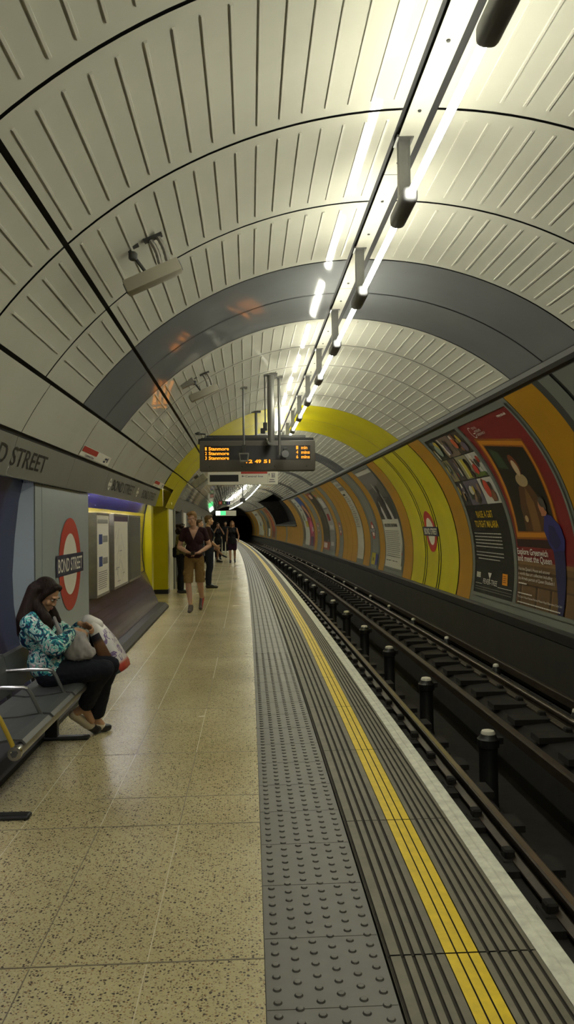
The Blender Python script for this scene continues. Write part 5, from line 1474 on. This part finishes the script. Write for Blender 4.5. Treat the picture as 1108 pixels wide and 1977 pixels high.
# ---------------------------------------------------------------- the walking man
k = 1.0
Jm = pose(1.77, elR=(.265, -.02, 1.14), elL=(-.275, -.03, 1.16), wrR=(.10, .17, 1.06), wrL=(-.09, .185, 1.045), head=(.03, .03, 1.655),
          knR=(.105, .10, .50), anR=(.060, .12, .095), toR=(.07, .30, .03), knL=(-.105, .03, .50), anL=(-.115, -.22, .20), toL=(-.10, -.09, .04))
k = 1.77 / 1.75
root, H = person('fair-haired man in a maroon V-neck T-shirt and khaki shorts walking towards the viewer', W(13.55, -.97, 0), (0.0, -1), Jm, k, SKIN['fair'], .007,
                 dict(pitch=-.28, yaw=-.42), handsR=dict(d=(-.9, .35, -.2), n=(-.2, .3, -.9), curl=.6), handsL=dict(d=(.9, .2, -.1), n=(.2, .2, -.9), curl=.6))
hb = hairmat('hair_dark_blond', (0.22, 0.13, 0.055))
H.face(root, new_mat('brow_blond', (.2, .12, .06), .6), LIP, IRIS)
blob('hair', [H.e((0, -.025, .050), (.079, .092, .082)), H.e((0, .030, .100), (.060, .058, .032)), H.e((0, -.075, .0), (.062, .035, .06)), H.e((-.07, -.02, .03), (.012, .04, .04)), H.e((.07, -.02, .03), (.012, .04, .04)), H.e((.02, .065, .10), (.04, .03, .022))], .007, hb, root, 3)
maroon = cloth('maroon_cotton', (0.030, 0.012, 0.014))
P = torso(Jm, k, .014) + arm(Jm, 'R', k, .004, .27) + arm(Jm, 'L', k, .004, .27) + [('c', Jm['shR'] + Vv(-.02, 0, .012), .055, Jm['neck'] + Vv(.06, -.01, -.03), .05), ('c', Jm['shL'] + Vv(.02, 0, .012), .055, Jm['neck'] + Vv(-.06, -.01, -.03), .05), ('e', Jm['pelvis'] + Vv(0, 0, -.03), (.160, .112, .09), None)]
nz_ = Jm['neck'].z
pz_ = Jm['pelvis'].z - .035
blob('t_shirt', P, .008, maroon, root, 4, both(folds(.006, (14, 14, 10)), drop_faces(lambda c_, n_: c_.z < pz_ or (c_.y > .0 and abs(c_.x) < max(0, (c_.z - (nz_ - .20)) * .42) and c_.z > nz_ - .20) or (abs(c_.x) < .072 and c_.z > nz_ - .045))))
khaki = cloth('khaki_cotton', (0.20, 0.125, 0.042))
P = [('e', Jm['pelvis'] + Vv(0, 0, -.04), (.160, .112, .105), None)] + leg(Jm, 'R', k, .002, .5, False, .016) + leg(Jm, 'L', k, .002, .5, False, .016)
P += [('e', Jm['hipR'] * .35 + Jm['knR'] * .65 + Vv(.075, .01, .03), (.026, .06, .06), None), ('e', Jm['hipL'] * .35 + Jm['knL'] * .65 + Vv(-.075, .01, .03), (.026, .06, .06), None)]
blob('shorts', P, .008, khaki, root, 5, both(folds(.005, (18, 18, 9)), drop_faces(lambda c_, n_: c_.z < .515)))
m = MB(); m.tube([Vv(.155 * math.cos(a), .108 * math.sin(a), Jm['pelvis'].z + .035) for a in [2 * pi * i / 24 for i in range(25)]], .012, cloth('brown_belt', (.08, .05, .03)), 6, caps=False); m.build('belt', root, smooth=True, local=True)
canvas = cloth('grey_canvas_shoe', (.10, .085, .075)); redc = cloth('red_canvas_shoe', (.30, .035, .03))
shoe(root, Jm, 'R', k, canvas)
o = shoe(root, Jm, 'L', k, canvas); o.data.materials.append(redc)
for p in o.data.polygons:
    if p.center.x < Jm['anL'].x - .012 and p.center.z > .035: p.material_index = 1
t = thing('mobile_phone', 'small dark phone held between the walking man\'s hands', 'phone', W(13.55, -.97, 0) + Vv(-.0, -.285, 1.045))
m = MB(); m.bbox(-.035, .035, -.06, .06, -.005, .005, .003, M['black'], Matrix.Rotation(.5, 4, 'X')); pb_ = m.build('phone_body', t, local=True)
m = MB(); m.box(-.031, .031, -.052, .052, .0051, .0056, M['screen'], Matrix.Rotation(.5, 4, 'X')); m.build('phone_screen', pb_, local=True)

# ---------------------------------------------------------------- others on the platform
def stander(label, loc, fd, h, skin, hair, top, bottom, shoes, fem=False, sleeve=.93, hem=.95, vox=.009, headkw=None, J=None, hairstyle='short', dress=False, group=None):
    k = h / 1.75; J = J or pose(h)
    root, H = person(label, loc, fd, J, k, skin, vox, headkw or {}, fem, group=group)
    H.face(root, hair, LIP, IRIS)
    P = [H.e((0, -.025, .048), (.081, .094, .082)), H.e((0, -.07, .0), (.066, .04, .065)), H.e((0, .035, .098), (.055, .05, .03))]
    if hairstyle == 'curly':
        r_ = random.Random(4)
        P += [H.e((r_.uniform(-.09, .09), r_.uniform(-.13, .02), r_.uniform(-.15, .10)), (.05, .05, .05)) for _ in range(26)]
        P += [H.e((s * .075, -.03, -.04), (.04, .06, .08)) for s in (-1, 1)]
    if hairstyle == 'long': P += [H.cp((s * .06, -.04, .03), .04, (s * .075, -.05, -.20), .035) for s in (-1, 1)] + [H.cp((0, -.07, .02), .055, (0, -.09, -.22), .05)]
    if hairstyle == 'bun': P += [H.e((0, -.10, .06), (.04, .035, .04)), H.e((0, -.04, .12), (.025, .025, .02))]
    blob('hair', P, vox, hair, root, 3)
    nz2 = J['neck'].z
    P = torso(J, k, .018, fem) + arm(J, 'R', k, .014, sleeve, fem) + arm(J, 'L', k, .014, sleeve, fem) if sleeve else torso(J, k, .014, fem)
    P = P + [('c', J['shR'] * .8 + J['shL'] * .2, .062 * k, J['shL'] * .8 + J['shR'] * .2, .062 * k)]
    if dress: P += [('c', J['pelvis'], .165 * k, J['pelvis'] - Vv(0, 0, .22), .185 * k)]
    cz = J['pelvis'].z - (.17 if dress else .04)
    blob('dress' if dress else 'top', P, vox, top, root, 4, both(folds(.006, (14, 14, 9)), drop_faces(lambda c_, n_: c_.z < cz)) if J['knR'].z < J['pelvis'].z - .2 else None)
    if bottom is not None:
        P = [('e', J['pelvis'] - Vv(0, 0, .03), (.172 * k, .125 * k, .12 * k), None)] + leg(J, 'R', k, .018, hem, fem, .012) + leg(J, 'L', k, .018, hem, fem, .012)
        blob('trousers' if hem > .6 else 'shorts', P, vox, bottom, root, 4)
    for s in 'RL': shoe(root, J, s, k, shoes, vox=vox)
    return root, H, J
blk = cloth('black_cotton', (.010, .010, .012)); navy_ = cloth('navy_denim', (.014, .018, .032)); olive = noisy('camouflage_jacket', (.15, .14, .065), .85, .7, 22)
blackshoe = new_mat('black_shoe', (.012, .011, .010), .4)
J = pose(1.56, elR=(.20, -.02, 1.0), wrR=(.18, .10, .80)); J['head'] += Vv(0, .02, 0)
root, H, J = stander('woman with curly dark hair in olive camouflage jacket beside the yellow jamb', W(17.15, -1.50, 0), (1, .35), 1.56, SKIN['fair'], hairmat('hair_curly_dark', (.018, .010, .008)), olive, blk, blackshoe, True, .88, .97, J=J, hairstyle='curly', headkw=dict(pitch=.03))
t = thing('shoulder_bag', 'black shoulder bag hanging behind the woman in the camouflage jacket', 'bag', W(17.3, -1.63, .80))
m = MB(); m.bbox(-.06, .07, -.13, .13, 0, .24, .04, blk, seg=3); m.build('bag_body', t, smooth=True, local=True)
m = MB(); m.tube([Vv(0, -.10, .22), Vv(.04, -.08, .44), Vv(.16, -.04, .56), Vv(.10, .06, .46), Vv(0, .10, .22)], .012, blk, 6); m.build('strap', t, smooth=True, local=True)
# man with rucksack seen from the side
J = pose(1.76, elR=(.22, .0, 1.15), wrR=(.10, .17, 1.02), elL=(-.22, .0, 1.15), wrL=(-.10, .17, 1.0), anL=(-.09, -.02, .09), toL=(-.10, .15, .03))
jack = cloth('blue_grey_jacket', (.020, .026, .036))
root, H, J = stander('brown-haired man in navy trousers standing in profile behind the walking man', W(18.4, -.92, 0), (1, .15), 1.76, SKIN['fair'], hairmat('hair_brown', (.10, .062, .03)), cloth('dark_red_shirt', (.03, .012, .012)), navy_, blackshoe, False, .55, .97, J=J, headkw=dict(pitch=.0))
t = thing('rucksack', 'dark blue rucksack on the back of the man standing in profile', 'bag', W(18.4, -1.16, .98))
blob('bag_body', [('e', Vv(.0, 0, .25), (.10, .17, .26), None), ('e', Vv(-.05, 0, .18), (.07, .13, .15), None)], .01, jack, t, 4)
for s in (-1, 1):
    m = MB(); m.tube([Vv(.05, s * .13, .40), Vv(.16, s * .14, .49), Vv(.30, s * .13, .46), Vv(.37, s * .13, .33), Vv(.33, s * .15, .16), Vv(.10, s * .15, .08)], .022, jack, 8, flat=.5); m.build('strap', t, smooth=True, local=True)
# someone mostly hidden between the two men
root, H, J = stander('mostly hidden person with light brown hair behind the two men', W(21.0, -1.28, 0), (1, -.3), 1.68, SKIN['fair'], hairmat('hair_light_brown', (.13, .08, .04)), blk, navy_, blackshoe, False, .9, .97, headkw=dict(yaw=.2))
# far walkers
root, H, J = stander('woman with fair hair in a sleeveless black dress walking far down the platform', W(30.4, -.42, 0), (0, -1), 1.68, SKIN['tan'], hairmat('hair_fair', (.20, .11, .05)), blk, cloth('purple_black_shorts', (.022, .008, .022)), blackshoe, True, 0, .40, vox=.012, hairstyle='long', dress=True,
                        J=pose(1.68, wrL=(-.24, .12, .88), elL=(-.26, -.03, 1.08), knR=(.09, .08, .48), anR=(.08, .08, .09), toR=(.09, .24, .03), anL=(-.09, -.12, .12), toL=(-.10, .04, .03)))
root, H, J = stander('far woman in dark clothes with both hands raised to her face', W(33.5, -1.05, 0), (.2, -1), 1.62, SKIN['tan'], hairmat('hair_brown_far', (.06, .035, .02)), blk, blk, blackshoe, True, .4, .95, vox=.012, hairstyle='bun',
                        J=pose(1.62, elR=(.24, .12, 1.10), wrR=(.07, .17, 1.42), elL=(-.24, .12, 1.12), wrL=(-.07, .17, 1.42)))
root, H, J = stander('tiny farthest person in dark clothes behind the woman in the black dress', W(41.0, -.75, 0), (0, -1), 1.70, SKIN['tan'], blk, blk, blk, M['signwhite'], False, .9, .95, vox=.014)
# person sitting far away in a white top
Js = dict(pelvis=Vv(0, .02, .555), waist=Vv(0, .0, .68), chest=Vv(0, .02, .86), neck=Vv(0, .03, 1.02), head=Vv(0, .07, 1.19), shR=Vv(.165, .02, .98), shL=Vv(-.165, .02, .98), elR=Vv(.23, .10, .74), elL=Vv(-.22, .10, .74), wrR=Vv(.12, .27, .70), wrL=Vv(-.08, .28, .70),
          hipR=Vv(.09, .02, .53), hipL=Vv(-.09, .02, .53), knR=Vv(.09, .44, .56), knL=Vv(-.08, .46, .52), anR=Vv(-.02, .66, .28), anL=Vv(-.10, .42, .09), toR=Vv(-.0, .80, .22), toL=Vv(-.10, .58, .03))
wt_ = cloth('white_cotton', (.55, .53, .48))
root, H, J = stander('bare-legged woman in a white top sitting with crossed legs on the far bench', W(30.9, -1.46, 0), (1, -.2), 1.66, SKIN['tan'], hairmat('hair_black', (.012, .009, .008)), wt_, cloth('black_shorts', (.012, .012, .014)), blackshoe, True, .3, .30, vox=.012, J=Js, hairstyle='long')
# ================================================================ CAMERA AND RENDER LOOK
def camera():
    f, yaw, pitch, roll = 1450.0, math.radians(2.65), math.radians(.9), .012
    fw = Vector((math.sin(yaw) * math.cos(pitch), math.cos(yaw) * math.cos(pitch), math.sin(pitch)))
    r = Vector((math.cos(yaw), -math.sin(yaw), 0)); u = r.cross(fw)
    r2 = r * math.cos(roll) - u * math.sin(roll); u2 = r * math.sin(roll) + u * math.cos(roll)
    cam = bpy.data.cameras.new('camera'); o = bpy.data.objects.new('camera', cam); COL.objects.link(o)
    m = Matrix((r2, u2, -fw)).transposed().to_4x4(); m.translation = Vector((0, 0, 1.54)); o.matrix_world = m
    cam.sensor_fit = 'VERTICAL'; cam.sensor_height = 24.0; cam.lens = 24.0 * f / 1977.0; cam.clip_start = .05; cam.clip_end = 400
    scn.camera = o
camera()
wd = bpy.data.worlds.new('world'); scn.world = wd; wd.use_nodes = True
wd.node_tree.nodes['Background'].inputs['Color'].default_value = (0, 0, 0, 1)
scn.view_settings.view_transform = 'Standard'; scn.view_settings.look = 'None'; scn.view_settings.gamma = 1.0; scn.view_settings.use_curve_mapping = False
scn.view_settings.exposure = EXPOSURE
